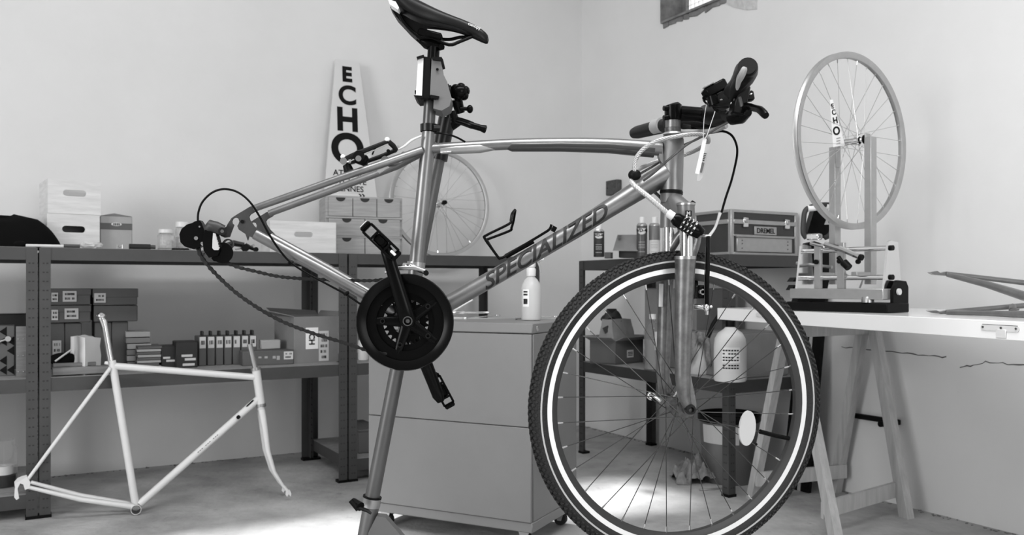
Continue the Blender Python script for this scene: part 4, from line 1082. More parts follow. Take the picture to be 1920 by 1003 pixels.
# ---------------------------------------------------------------- truing stand with wheel
WC = V((1.2196, 3.058, .5198 + EYE)); yw = R(33.6)
n_ax = V((math.sin(yw), -math.cos(yw), 0)); t_ax = V((math.cos(yw), math.sin(yw), 0))
t = thing('spoked_wheel', 'bare aluminium wheel mounted in the truing stand with ECHO sticker', 'wheel', WC - UP * .316)
wheel(t, WC, n_ax, .316, 'bare', spokes=32, hubw=.1)
g = G(); g.cyl(WC + n_ax * .048, WC + n_ax * .058, .016, n=16); g.build('hub_seal', M_black, t)
# paper tag woven in the spokes with ECHO on it
def on_pl(u, v, o, n):
    d = px(u, v, 1.0) - V((0, 0, EYE)); c = V((0, 0, EYE)); return c + d * ((V(o) - c).dot(n) / d.dot(n))
tg = [on_pl(u, v, WC - n_ax * .012, n_ax) for u, v in ((1556, 187), (1561, 187), (1584, 272), (1562, 276))]
g = G(); g.prism(tg, n_ax * .0008); st = g.build('paper_tag', M_paper, t)
yd = (on_pl(1559, 190, WC, n_ax) - on_pl(1571, 270, WC, n_ax)).normalized(); xd = yd.cross(n_ax)
for ch, u, v, hpx in (('E', 1561.5, 203, 9), ('C', 1564, 215, 10), ('H', 1567, 231, 12), ('O', 1569.5, 252.5, 16)):
    g = G(); g.text(ch, on_pl(u, v, WC - n_ax * .0105, n_ax), xd, yd, hpx * 1.35 / FPX * 3.06, .03, xs=1.25); g.build('tag_lettering', M_ink, st)
g = G()
for k, v in enumerate((259, 264, 269)): g.box(on_pl(1572, v, WC - n_ax * .0105, n_ax), (.022, .004, .0006), frame(xd, yd, n_ax))
g.build('tag_small_print', M_card2, st)
TSR = frame(n_ax, t_ax, UP)
BC = V((1.2, 3.0, 0)) - t_ax * .02
def ts(x, y, z): return BC + n_ax * x + t_ax * y + UP * (TT + z)
t = thing('truing_stand', 'aluminium wheel truing stand with black base on the white table', 'truing stand', ts(0, 0, 0))
g = G(); g.box(ts(0, -.0275, .017), (.40, .125, .032), TSR, .003); g.build('base', M_black, t)
g = G(); g.prism([ts(.197, y, z) for y, z in ((-.05, .03), (.035, .03), (.035, .085), (.022, .105), (-.025, .108), (-.05, .075))], -n_ax * .012); g.build('end_bracket', M_black, t)
g = G(); g.cyl(ts(.198, -.025, .07), ts(.204, -.025, .07), .011, n=14); g.build('white_washer', M_milk, t)
g = G(); g.box(ts(0, -.065, .062), (.37, .05, .036), TSR, .002); g.build('cross_bar', M_alu_l, t)
g = G(); g.box(ts(.0, .005, .062), (.37, .05, .036), TSR, .002); g.build('cross_bar', M_alu_l, t)
g = G(); g.lathe([(0, .02), (.018, .02), (.02, .017), (.02, 0), (0, 0)], ts(.12, -.075, .034) , UP, 18); g.build('adjusting_knob', M_metal, t)
for z in (.215, .118):
    g = G(); g.cyl(ts(-.17, -.03, z), ts(.175, -.03, z), .009, n=14); g.build('guide_rod', M_chrome, t)
for x in (-.172, .172):
    g = G(); g.prism([ts(x - .004, y, z) for y, z in ((-.07, .08), (.03, .08), (.01, .235), (-.03, .24), (-.045, .235))], n_ax * .008); e2 = g.build('end_plate', M_chrome, t)
    for z in (.215, .118):
        g = G(); g.cyl(ts(x + (.005 if x > 0 else -.005), -.03, z), ts(x + (.011 if x > 0 else -.011), -.03, z), .009, n=12); g.build('rod_bolt', M_black, e2)
def ts_world(p): return V(p)
# two uprights at the axle ends
for s_, v_top in ((1, 258), (-1, 277)):
    c = WC + n_ax * s_ * .072 - t_ax * .0; top = WC.z + .0 + (.004 if s_ > 0 else -.012)
    bx = c.copy(); zb = TT + .095; 
    off = V((0, 0, 0))
    g = G(); g.box(V((c.x, c.y, (top + zb) / 2)), (.026, .034, top - zb), TSR, .001); g.build('upright', M_alu_l, t)
    g = G(); g.box(V((c.x, c.y, zb + .03)) - t_ax * .045, (.024, .10, .026), TSR, .002); g.build('upright_foot', M_alu_l, t)
    g = G(); g.box(V((c.x, c.y, top - .03)) - n_ax * s_ * .012, (.006, .028, .09), TSR, .001); g.build('axle_plate', M_alu_l, t)
    for z in (.012, .042): g = G(); pc = V((c.x, c.y, top - z)) + t_ax * .018; g.cyl(pc - t_ax * .001, pc + t_ax * .006, .0055, n=12); g.cyl(V((c.x, c.y, top - z)) + n_ax * .007, V((c.x, c.y, top - z)) + n_ax * .012, .0055, n=12); g.build('clamp_bolt', M_black, t)
g = G(); c = ts(-.02, -.05, 0); g.box(ts(-.005, -.04, .16), (.028, .014, .16), TSR, .001); g.build('calliper_post', M_alu_l, t)
g = G(); g.box(ts(-.10, -.04, .16), (.026, .014, .16), TSR, .001); g.build('calliper_post', M_alu_l, t)
for (x, z) in ((-.10, .175), (-.005, .175), (.068, .172)):
    g = G(); g.cyl(ts(x, -.048, z), ts(x, -.056, z), .0085, n=12); g.build('lock_knob', M_black, t)
def tspx(u, v, off=-.06): return on_pl(u, v, ts(0, off, 0), t_ax)
g = G(); g.tube([tspx(1548, 458), tspx(1580, 468), tspx(1612, 482)], [.011, .010, .009], 8); g.build('calliper_arm', M_chrome, t)
g = G(); g.tube([tspx(1612, 482), tspx(1617, 483)], .011, 8); g.build('arm_tip', M_black, t)
g = G(); g.box(tspx(1527, 444), (.05, .03, .022), TSR, .004); g.tube([tspx(1520, 456), tspx(1545, 462)], .006, 8); g.build('calliper_jaw', M_chrome, t)
g = G(); g.tube([tspx(1572, 482, -.075), tspx(1580, 492, -.075)], [.008, .006], 10); g.tube([tspx(1582, 492, -.075), tspx(1592, 502, -.075)], [.014, .013], 12); g.build('adjusting_screw', M_black, t)
g = G(); g.cyl(tspx(1494, 493, .0), tspx(1560, 501, .0), .006, n=10); g.build('cross_rod', M_metal, t)
g = G(); g.tube(smooth([tspx(1583, 512, 0), tspx(1600, 522, 0), tspx(1618, 520, 0), tspx(1612, 540, 0)]), .003, 6); g.build('tension_spring', M_metal, t)

# black tool with loop handle behind the truing stand
def bk(u, v, Y=3.28): return px(u, v, Y)
t = thing('bench_tool', 'black bench tool with a grey loop handle behind the truing stand', 'lamp', V((bk(1525, 570).x, 3.28, TT)))
g = G(); g.prism([bk(*p) for p in ((1527, 452), (1557, 462), (1560, 500), (1548, 560), (1506, 560), (1506, 500), (1515, 455))], V((0, .06, 0))); g.build('stem', M_black, t)
g = G(); g.prism([bk(u, v, 3.26) for u, v in ((1527, 392), (1541, 381), (1552, 384), (1562, 395), (1560, 432), (1556, 446), (1514, 436))], V((0, .05, .0))); g.build('tool_head', M_black, t)
g = G(); g.tube(smooth([bk(u, v, 3.2) for u, v in ((1512, 446), (1506, 436), (1507, 410), (1510, 395), (1520, 388), (1540, 384), (1562, 385), (1568, 392), (1565, 420), (1556, 440), (1546, 446))], 4), .0095, 10); g.build('loop_handle', M_case, t)
g = G(); g.tube([bk(1514, 391, 3.2), bk(1532, 389, 3.2)], .012, 10); g.build('handle_wrap', M_paper, t); g = G(); g.tube([bk(1549, 387, 3.2), bk(1561, 388, 3.2)], .012, 10); g.build('handle_wrap', M_paper, t)
g = G(); g.prism([bk(u, v, 3.255) for u, v in ((1546, 421), (1555, 421), (1550, 410))], V((0, .003, 0))); g.build('warning_sticker', M_label, t)
for (v0, v1, u0, u1) in ((520, 528, 1486, 1535), (534, 544, 1484, 1530), (548, 570, 1494, 1530)):
    g = G(); g.prism([bk(u0, v1), bk(u1, v1), bk(u1, v0), bk(u0 + 6, v0)], V((0, .07, 0))); g.build('clamp_jaw', M_black, t)
g = G(); c = V((bk(1516, 570).x, 3.31, TT + .012)); g.box(c, (.14, .12, .022), TSR, .003); g.build('tool_base', M_black, t)

# frame lying on the table, rear triangle towards the truing stand
FT = thing('grey_bike_frame', 'dark grey bicycle frame lying on its side on the white table', 'bicycle frame', px(1850, 590, 2.6))
M_dfr = mat('dark_grey_frame_paint', .10, .4, coat=.3, var=.15, scale=30)
def ft(name, pts, r, fl=None): g = G(); g.tube([px(*p) for p in pts], r, 12); g.build(name, M_dfr, FT)
ft('seat_stay', [(1774, 513, 2.70), (1920, 530, 2.66), (2080, 549, 2.6)], [.007, .0085, .009])
ft('chain_stay', [(1776, 515, 2.70), (1850, 533, 2.6), (1920, 555, 2.42), (2080, 576, 2.17)], [.007, .011, .014, .014])
ft('seat_stay', [(1774, 585, 2.70), (1920, 573, 2.66), (2080, 562, 2.6)], [.007, .0085, .009])
ft('chain_stay', [(1776, 586, 2.66), (1850, 587.5, 2.5), (1920, 589.5, 2.32), (2080, 594, 2.15)], [.006, .0075, .0100, .0105])
ft('seat_tube', [(2080, 586, 2.16), (2082, 553, 2.62)], .014)
ft('top_tube', [(2090, 553, 2.62), (2420, 560, 2.3)], .013)
ft('down_tube', [(2090, 586, 2.16), (2420, 575, 2.16)], .015)
g = G(); g.prism([px(u, v, 2.70) for u, v in ((1744, 511), (1758, 508), (1764, 512), (1776, 509), (1778, 517), (1766, 516), (1752, 515))], V((0, .02, .0))); g.build('dropout', M_dfr, FT)
g = G(); g.prism([px(u, v, 2.70) for u, v in ((1741, 583), (1756, 582), (1764, 585), (1776, 582), (1777, 590), (1764, 588), (1752, 587))], V((0, .02, .0))); g.build('dropout', M_dfr, FT)
g = G(); g.cyl(px(1899, 575, 2.64), px(1899, 582, 2.62), .011, n=12); g.tube([px(1893, 581, 2.62), px(1910, 580, 2.62)], .004, 8); g.build('cable_stop', M_dfr, FT)

# ================================================================== repair stand
RS = thing('repair_stand', 'grey metal bicycle repair stand clamping the seat post', 'repair stand', px(697, 945, 2.08) * 1)
RS.location = V(((668 - 960) / FPX * 2.1, 2.1, 0))
def rs(u, v, Y=2.06): return px(u, v, Y)
g = G(); g.tube([rs(696, 942), rs(830, 255)], [.0178, .0165], 24); g.build('upper_column', mat('stand_tube_metal', .11, .42, .5, var=.08, scale=12), RS)
g = G(); g.tube([rs(698, 938), rs(668, 1100), V(((640 - 960) / FPX * 2.06, 2.06, .04))], .0198, 24); g.build('lower_column', mat('stand_lower_metal', .16, .4, .6), RS)
g = G(); g.tube([rs(823, 300), rs(838, 222)], .0205, 20); g.build('black_sleeve', M_blackm, RS)
g = G(); g.lathe([(.0225, -.012), (.0225, .012), (.019, .012), (.019, -.012)], rs(696.5, 940), rs(698, 938) - rs(668, 1100), 24, True); g.build('collar', M_metal, RS)
g = G(); g.lathe([(.0228, .009), (.0228, .013), (.018, .013), (.018, .009)], rs(696.5, 940), rs(698, 938) - rs(668, 1100), 24, True); g.build('collar_ring', M_black, RS)
g = G(); g.tube([rs(662, 940, 2.02), rs(676, 950, 2.0)], [.009, .011], 8); g.tube([rs(657, 938, 2.0), rs(672, 955, 2.0)], [.006, .007], 8); g.build('quick_release_body', M_black, RS)
g = G(); g.tube([rs(674, 952, 2.0), rs(690, 958, 2.0), rs(696, 963, 2.0)], [.007, .006, .004], 8, flat=(UP, .7)); g.build('quick_release_lever', M_blackm, RS)
M_leg = mat('stand_leg_metal', .16, .4, .4)
g = G(); g.prism([rs(u, v, 2.03) for u, v in ((706, 968), (722, 970), (800, 1060), (860, 1200), (840, 1230), (700, 1100), (690, 1000))], V((0, .03, 0))); g.build('leg_bracket', M_leg, RS)
ft_ = lambda x, y: V((x, y, .01))
for p in (ft_(.18, 1.75), ft_(-.62, 1.72), ft_(-.42, 2.62)):
    g = G(); g.tube([rs(672, 1085, 2.06), p], .013, 14); lg = g.build('stand_leg', M_leg, RS)
    g = G(); g.sph(p + UP * .004, .016, (1, 1, .8)); g.build('rubber_foot', M_rubber, lg)

# ================================================================== THE BICYCLE
def F(u, v, off=0.0):         # plane of the bicycle frame, off metres towards the viewer
    k = (u - 960) / FPX; Y = (1.928 - off) / (1 - .0175 * k); return px(u, v, Y)
FN = V((.0175, -1, 0)).normalized()
WH = V((.37911, 1.93507, -.2710 + EYE)); a_, c_ = .222586, -.02524
SN = V((math.sin(a_) * math.cos(c_), -math.cos(a_) * math.cos(c_), math.sin(c_))).normalized()
def S(u, v, off=0.0):         # plane of the front wheel, fork and handlebar
    return on_pl(u, v, WH + SN * off, SN)
BK = thing('bicycle', 'silver hybrid bicycle without rear wheel clamped in the repair stand', 'bicycle', F(765, 602))
frm = sub('frame', BK)
def bt(name, pts, r, m=M_alu, par=None, n=20, flat=None, P=F, sm=0):
    g = G(); pp = [P(*p) for p in pts]; 
    if sm: 
        rr_ = r if isinstance(r, (list, tuple)) else [r] * len(pp); k = len(pp); q_ = smooth(pp, sm); r = [rr_[min(k - 1, int(i / sm))] + (rr_[min(k - 1, int(i / sm) + 1)] - rr_[min(k - 1, int(i / sm))]) * ((i % sm) / sm) for i in range(len(q_))]; pp = q_
    g.tube(pp, r, n, flat=flat); return g.build(name, m, par or frm, angle=50)
bt('seat_tube', [(804, 248), (800, 296), (781, 490), (770, 585)], [.0152, .0158, .0162, .017], n=28)
bt('top_tube', [(806, 279), (880, 274.5), (960, 270.5), (1050, 269.5), (1140, 271.5), (1240, 279)], [.0115, .012, .0125, .0135, .0148, .0165], n=24, sm=5)
bt('down_tube', [(775, 600), (851, 563), (916, 526), (1079, 431), (1140, 392), (1190, 361), (1250, 325)], [.017, .0183, .0186, .0190, .0205, .0225, .0255], n=32)
bt('head_tube', [(1262, 250), (1261, 262), (1259.5, 340), (1259, 357)], [.0185, .0255, .0255, .0252], n=32)
g = G(); g.lathe([(0, -.036), (.023, -.036), (.023, .036), (0, .036)], F(767, 600), FN, 28); g.build('bottom_bracket_shell', M_alu, frm)
def FM(s_): return lambda u, v, o: F(u, v, o) if s_ > 0 else F(u, v, o) - FN * 2 * o
for s_ in (1, -1):
    bt('seat_stay', [(790, 282, .012), (735, 301, .042), (640, 333, .055), (476, 391, .062)], [.0095, .009, .0082, .0078], n=14, P=FM(s_))
    bt('chain_stay', [(752, 593, .022), (690, 556, .04), (600, 505, .056), (478, 439, .062)], [.0115, .0125, .0118, .0115], n=16, flat=(FN, .72), P=FM(s_))
bt('stay_bridge', [(722, 300, .05), (727, 304, -.05)], .009, n=14)
bt('stay_gusset', [(757, 290, .03), (757, 295, -.03)], .007, n=12)
g = G(); g.prism([F(u, v, -.004) for u, v in ((795, 275), (804, 262), (818, 268), (826, 276), (826, 282), (812, 296), (796, 290), (786, 286))], FN * .008); g.build('weld_gusset', M_alu, frm)
g = G(); g.prism([F(u, v, -.010) for u, v in ((1236, 282), (1244, 278), (1246, 318), (1236, 305), (1232, 294))], FN * .02); g.build('head_gusset', M_alu, frm)
# dropouts
dro = [(1000, 150), (925, 175), (860, 215), (780, 262), (715, 305), (672, 370), (650, 412), (590, 418), (568, 460), (585, 515), (630, 535), (690, 528), (705, 480), (728, 420), (740, 385), (722, 368), (716, 340), (732, 310), (762, 300), (795, 312), (806, 345), (796, 378), (782, 398), (800, 442), (900, 508), (1008, 560), (1030, 450), (975, 395), (930, 330), (918, 290), (935, 262), (1010, 218)]
for s_ in (1, -1):
    g = G(); sh = (0, 0) if s_ > 0 else (3, 0)
    pts_ = dro if s_ > 0 else [p for p in dro if p[0] > 640] 
    g.prism([F(320 + x / 6.267, 360 + y / 6.267, .0655 * 1) if s_ > 0 else (F(320 + x / 6.267, 360 + y / 6.267, .0655) - FN * .135) for x, y in pts_], FN * -.006)
    d_ = g.build('dropout', M_drop, frm)
g = G(); g.cyl(F(454, 415.5, .066), F(454, 415.5, .069), .004, n=12); g.build('eyelet', M_black, frm)
g = G(); g.cyl(F(728, 283, .028), F(728, 283, .036), .0042, n=10); g.build('rack_eyelet', M_black, frm)
# decals on the down tube
o0, o1 = F(893, 540), F(1141, 391.5)
dd = (o1 - o0).normalized(); yy = FN.cross(dd); yy = yy if yy.z > 0 else -yy
g = G(); g.text('SPECIALIZED', (o0 + o1) / 2 - yy * .0, dd, yy, .050, .018, shear=.52, wrap=lambda x: .0200 + .0012 * x / .16, ys=-.0175, xs=1.12)
g.build('down_tube_lettering', M_decal, frm, fix=False, angle=180)
# dark pointed band on the top tube
bt('top_tube_band', [(944, 275.5, .0015), (960, 274.5, .002), (1050, 274, .0025), (1140, 276, .0025), (1226, 283.5, .002)], [.003, .0118, .0126, .0138, .0150], M_decal2, n=24)
bt('pale_panel', [(826, 280.8, .0015), (860, 279.5, .002), (900, 277.5, .002), (944, 275.3, .0012)], [.010, .0112, .0115, .004], M_alu_l, n=20)
g = G(); g.lathe([(.0185, -.008), (.0195, -.008), (.0195, .008), (.0155, .008)], F(804, 240), F(804, 230) - F(804, 250), 24, True); g.cyl(F(812, 239, .016), F(824, 240, .012), .008, n=12); g.build('seat_collar', M_blackm, frm)
bt('cable_stop', [(826, 286, .012), (846, 284.5, .012)], .0022, M_chrome, n=8)
# saddle
sp_ = sub('saddle', BK)
prof = [(727, 5, .070, 8, -4), (745, 4, .074, 17, 14), (770, 24, .060, 27, 24), (795, 37, .042, 26, 26), (820, 44, .032, 24, 24), (850, 53, .026, 22, 20), (880, 62, .022, 20, 17), (905, 71, .018, 14, 14), (917, 76, .012, 9, 9)]
top = {727: -22, 745: -17, 770: -2, 795: 8, 820: 20, 850: 32, 880: 42, 905: 56, 917: 67}
bot = {727: 12, 745: 32, 770: 50, 795: 56, 820: 58, 850: 60, 880: 71, 905: 84, 917: 87}
rings = []
for (u, _, hw, _, _) in prof:
    zt = F(u, top[u]); zb = F(u, bot[u]); cz = (zt + zb) / 2; hh = (zt.z - zb.z) / 2; r_ = []
    for k in range(24):
        an = 2 * math.pi * k / 24; cs, sn = math.cos(an), math.sin(an)
        yo = hw * math.copysign(abs(cs) ** .8, cs); zo = hh * (math.copysign(abs(sn) ** .7, sn))
        if sn < 0 and abs(cs) < .8: zo *= .35            # hollow underside
        r_.append(V((cz.x, cz.y, cz.z + zo)) + FN * yo)
    rings.append(r_)
M_sad = mat('saddle_cover', .005, .36, spec=.2)
g = G(); g.rings(rings); g.build('cover', M_sad, sp_, angle=60, subsurf=1)
g = G(); g.prism([F(u, v, .071) for u, v in ((727, -2), (742, 3), (748, 14), (746, 18), (731, 8))], -FN * .03); g.build('rear_bumper', M_white, sp_)
g = G(); g.prism([F(u, v, .022) for u, v in ((731, 12), (742, 30), (768, 58), (786, 74), (800, 68), (800, 50), (770, 36))], -FN * .044); g.build('under_shell', M_black, sp_)
for s_ in (1, -1):
    bt('rail', [(748, 25, .03 * s_), (760, 45, .026 * s_), (785, 68, .022 * s_), (812, 72, .022 * s_), (842, 84 if s_ > 0 else 74, .021 * s_), (862, 78 if s_ > 0 else 70, .018 * s_), (884, 69, .012 * s_)], .0038, M_gloss, sp_, 10, sm=4)
g = G(); g.text('canopy', F(889, 51, .0242), (F(903, 57.5) - F(879, 47.5)), (F(889, 45) - F(889.5, 60)), .0105, .02, shear=.2, xs=1.0)
g.build('nose_lettering', M_label, sp_)
spo = bt('seat_post', [(814, 78), (811, 130), (803, 248)], .0137, M_gloss, BK, 24)
g = G(); g.tube([F(784, 70), F(800, 80), F(816, 86), F(832, 84)], [.008, .014, .0145, .01], 14); g.box(F(808, 70), (.055, .06, .016), Matrix.Rotation(R(14), 3, 'Y'), .004); g.cyl(F(828, 88, .02), F(828, 88, -.02), .007, n=12); g.build('rail_clamp', M_gloss, spo)
bt('lower_post', [(808, 170), (803, 246)], .01395, mat('grey_post', .10, .35, .8), spo, 24)
# stand clamp jaws (belongs to the repair stand)
M_jawm = mat('jaw_plate', .17, .42, .4); M_jaww = mat('bright_jaw_plate', .7, .4)
g = G(); g.prism([F(u, v, -.035) for u, v in ((789, 126), (799, 124), (796, 194), (785, 194))], FN * .07); g.build('jaw_plate', M_jaww, RS)
g = G(); g.prism([F(u, v, -.04) for u, v in ((814, 126), (830, 128), (834, 152), (842, 168), (850, 198), (846, 212), (832, 220), (817, 216), (818, 196), (811, 192))], FN * .075); g.build('jaw_plate', M_jawm, RS)
g = G(); g.prism([F(u, v, -.03) for u, v in ((796, 119), (811, 121), (810, 195), (795, 196))], FN * .062); g.build('rubber_jaw', M_black, RS)
for pts_, in (([(787, 124), (800, 120), (801, 124), (788, 128)],), ([(814, 124), (832, 124), (835, 129), (830, 131), (816, 129)],), ([(782, 193), (799, 194), (799, 198), (788, 199)],), ([(812, 192), (828, 195), (826, 200), (812, 198)],)):
    g = G(); g.prism([F(u, v, -.038) for u, v in pts_], FN * .08); g.build('jaw_cap', M_black, RS)
for u, v in ((790.5, 185), (820, 130), (815.5, 185)):
    g = G(); g.cyl(F(u, v, .03), F(u, v, .041), .003, n=10); g.build('jaw_screw', M_black, RS)
g = G(); g.cyl(F(778, 173), F(787, 173), .0045, n=10); g.build('side_pin', M_black, RS)
g = G(); g.cyl(F(835, 172, -.02), F(846, 172, -.02), .015, n=20); g.lathe([(.018, -.003), (.018, .003), (.008, .003), (.008, -.003)], F(839, 172, -.02), V((1, 0, 0)), 20, True); g.build('spindle_collar', M_black, RS)
kn = []
g = G(); g.sph(F(862, 173, -.03), .021, (1, 1, .86)); 
for k in range(6):
    an = k * math.pi / 3 + .3; g.sph(F(862, 173, -.03) + V((math.cos(an) * .013, 0, math.sin(an) * .0105)), .0115, (1, 1.3, 1), n=10)
g.build('star_knob', M_gloss, RS)
g = G(); g.cyl(F(856, 186, -.04), F(863, 212, -.05), .0135, .011, n=16); g.build('knob_neck', M_gloss, RS); g = G(); g.tube([rs(846, 210), rs(851, 232), rs(842, 238)], [.013, .018, .013], 14); g.build('clamp_body', M_gloss, RS)
g = G(); g.cyl(F(863, 204, -.03), F(880, 204, -.03), .0045, n=10); g.sph(F(881, 204.5, -.03), .0095, (.8, 1, 1)); g.build('round_knob', M_gloss, RS)
g = G(); g.tube(smooth([F(858, 226, -.03), F(872, 230, -.02), F(888, 236, -.01), F(902, 240, -.01), F(912, 243, -.01)], 4), [.0085] * 8 + [.0075] * 5 + [.0085, .009, .0095, .006], 14); g.build('clamp_lever', M_gloss, RS)

# rear brake arms, cable noodle
br = sub('rear_brake', BK)
bt('brake_arm', [(642, 300, .05), (662, 291, .05), (690, 280, .052), (728, 264.5, .05)], [.0045, .0055, .0052, .0042], M_blackm, br, 10)
bt('brake_arm', [(684, 304, .02), (715, 293, .02), (743, 281, .02)], [.0045, .005, .0045], M_blackm, br, 10)
bt('link_wire', [(652, 304, .054), (728, 270, .054)], .0013, M_chrome, br, 6)
g = G(); g.cyl(F(644, 302, .06), F(652, 302, .03), .008, n=14); g.build('pivot_bolt', M_chrome, br); g = G(); g.sph(F(643, 294, .05), .0055); g.build('pivot_cap', M_white, br); g = G(); g.sph(F(726, 262, .05), .0058); g.build('pivot_cap', M_white, br); g = G(); g.cyl(F(740, 282, .01), F(745, 277, -.03), .006, n=12); g.build('pivot_bolt', M_chrome, br)
g = G(); g.cyl(F(673, 292, .03), F(673, 293, .058), .0125, n=18); g.box(F(678, 299, .035), (.03, .026, .024), Matrix.Rotation(R(20), 3, 'Y'), .006); g.cyl(F(650, 309, .04), F(654, 320, .04), .009, .011, n=14); g.build('pad_holder', M_black, br)
g = G(); g.cyl(F(672, 297, .06), F(672, 297, .07), .0065, n=12); g.build('pad_nut', M_chrome, br)
bt('lever_link', [(728, 265, .05), (737, 273, .04), (743, 281, .03)], [.0055, .006, .005], M_blackm, br, 10)
bt('spring_wire', [(708, 274, .05), (702, 280, .05), (698, 290, .05)], .0018, M_black, br, 6)
bt('noodle', [(742, 282, .03), (757, 275, .03), (772, 263, .025), (790, 255, .02)], [.0018, .0025, .003, .0022], M_milk, br, 8, sm=4)
bt('brake_pad', [(708, 320, .03), (727, 310, .03)], [.008, .006], M_milk, br, 8)
# rear derailleur
rd = sub('rear_derailleur', BK)
def disc(name, u, v, r, o0, o1, m, par, n=28): g = G(); g.cyl(F(u, v, o0), F(u, v, o1), r, n=n); return g.build(name, m, par)
g = G(); g.tube([F(416, 433, .078), F(404, 426, .085), F(396, 423, .085), F(388, 430, .08)], [.014, .013, .013, .009], 12, flat=(FN, .8)); g.build('mounting_knuckle', M_drop, rd)
disc('mounting_bolt', 416.5, 433.5, .0082, .07, .094, M_blackm, rd); disc('bolt_socket', 416.5, 433.5, .004, .094, .0955, M_dirty, rd, 6)
g = G(); g.prism([F(u, v, .06) for u, v in ((371, 416), (380, 414), (384, 420), (388, 432), (386, 448), (384, 462), (368, 468), (352, 463), (344, 455), (342, 440), (346, 430), (356, 422), (366, 419))], FN * .018); g.build('upper_cage', M_gloss, rd)
disc('cage_bolt', 367.5, 446.5, .0042, .078, .082, M_chrome, rd, 10)
g = G(); g.box(F(381, 457, .08), (.011, .008, .008), Matrix.Rotation(R(20), 3, 'Y'), .002); g.cyl(F(374, 425, .079), F(374, 425, .082), .002, n=8); g.build('limit_screws', M_chrome, rd)
g = G(); g.prism([F(u, v, .066) for u, v in ((390, 433), (398, 430), (408, 434), (413, 445), (418, 470), (414, 480), (398, 484), (388, 470), (386, 450))], FN * .022); g.build('parallelogram', M_gloss, rd)
g = G(); g.prism([F(u, v, .0885) for u, v in ((400, 437), (404.5, 438), (409, 452), (412.5, 464), (410, 469), (402, 469), (398.5, 465), (399, 450))], FN * .002); pl = g.build('name_plate', M_plate, rd)
g = G(); g.text('ALTUS', F(408, 453, .0912), (F(408, 465) - F(402, 441)), (F(410, 452) - F(400, 454)), .0085, .01); g.build('plate_lettering', M_ink, pl)
disc('lower_cage', 417, 474, .0225, .05, .075, M_gloss, rd)
g = G(); g.prism([F(u, v, .055) for u, v in ((400, 470), (432, 462), (436, 476), (428, 486), (418, 492), (404, 490), (396, 480))], FN * .012); g.build('cage_plate', M_gloss, rd)
g = G(); g.lathe([(.013, -.004), (.013, .004), (.009, .004), (.009, -.004)], F(422, 466, .05), FN, 18, True); g.lathe([(.012, -.004), (.012, .004), (.009, .004), (.009, -.004)], F(428, 458, .04), FN, 18, True); g.build('jockey_wheel', M_dirty, rd)
g = G(); g.tube([F(402, 464, .05), F(383, 476, .05), F(378, 488, .05)], .002, 6); g.build('spring', M_dirty, rd)
# chain
ch = sub('chain', BK)
runs = [[(372, 466, .055), (378, 482, .055), (400, 509, .055), (438, 545, .055), (480, 575, .055), (530, 603, .05), (590, 626, .05), (640, 641, .045), (690, 657, .045), (730, 664, .045)],
        [(424, 490, .05), (440, 499, .05), (480, 509, .05), (520, 518, .045), (560, 522, .04), (600, 524, .035), (650, 525.5, .03), (700, 526, .03), (730, 522, .03)]]
g = G()
for dy in (-1, 1):
    ring = []
    for (cx, s__) in ((-.00635, 1), (.00635, -1)):
        for k in range(5): an = R(90 + k * 45) if s__ > 0 else R(-90 + k * 45); ring.append((cx + .0042 * math.cos(an), .0042 * math.sin(an)))
    ring.insert(5, (0, -.0028)); ring.append((0, .0028))
    g.prism([V((x, dy * .0032, z)) for x, z in ring], V((0, dy * .0011, 0)))
for cx in (-.00635, .00635): g.cyl(V((cx, -.0048, 0)), V((cx, .0048, 0)), .0030, n=8)
l0 = g.build('chain_link', M_chain, ch, loc=(0, 0, 0)); first = True; chl = wloc(ch)
for run in runs:
    P = smooth([F(*p) for p in run], 12); acc = 0; out_ = [P[0]]
    for a, b in zip(P, P[1:]):
        seg = (b - a).length
        while acc + seg >= .0127 * len(out_): 
            k = (.0127 * len(out_) - acc) / seg; out_.append(a.lerp(b, k))
        acc += seg
    for i, (a, b) in enumerate(zip(out_, out_[1:])):
        d_ = (b - a).normalized(); z_ = d_.cross(-FN).normalized() if abs(d_.dot(FN)) < .99 else UP
        yax = z_.cross(d_).normalized(); w_ = .78 if i % 2 else 1.0
        Mx = Matrix.Translation((a + b) / 2 - chl) @ frame(d_, yax, d_.cross(yax)).to_4x4() @ Matrix.Diagonal((1, w_, 1 if i % 2 == 0 else .86, 1))
        if first: l0.matrix_basis = Mx; first = False
        else: inst(l0, ch, Mx)
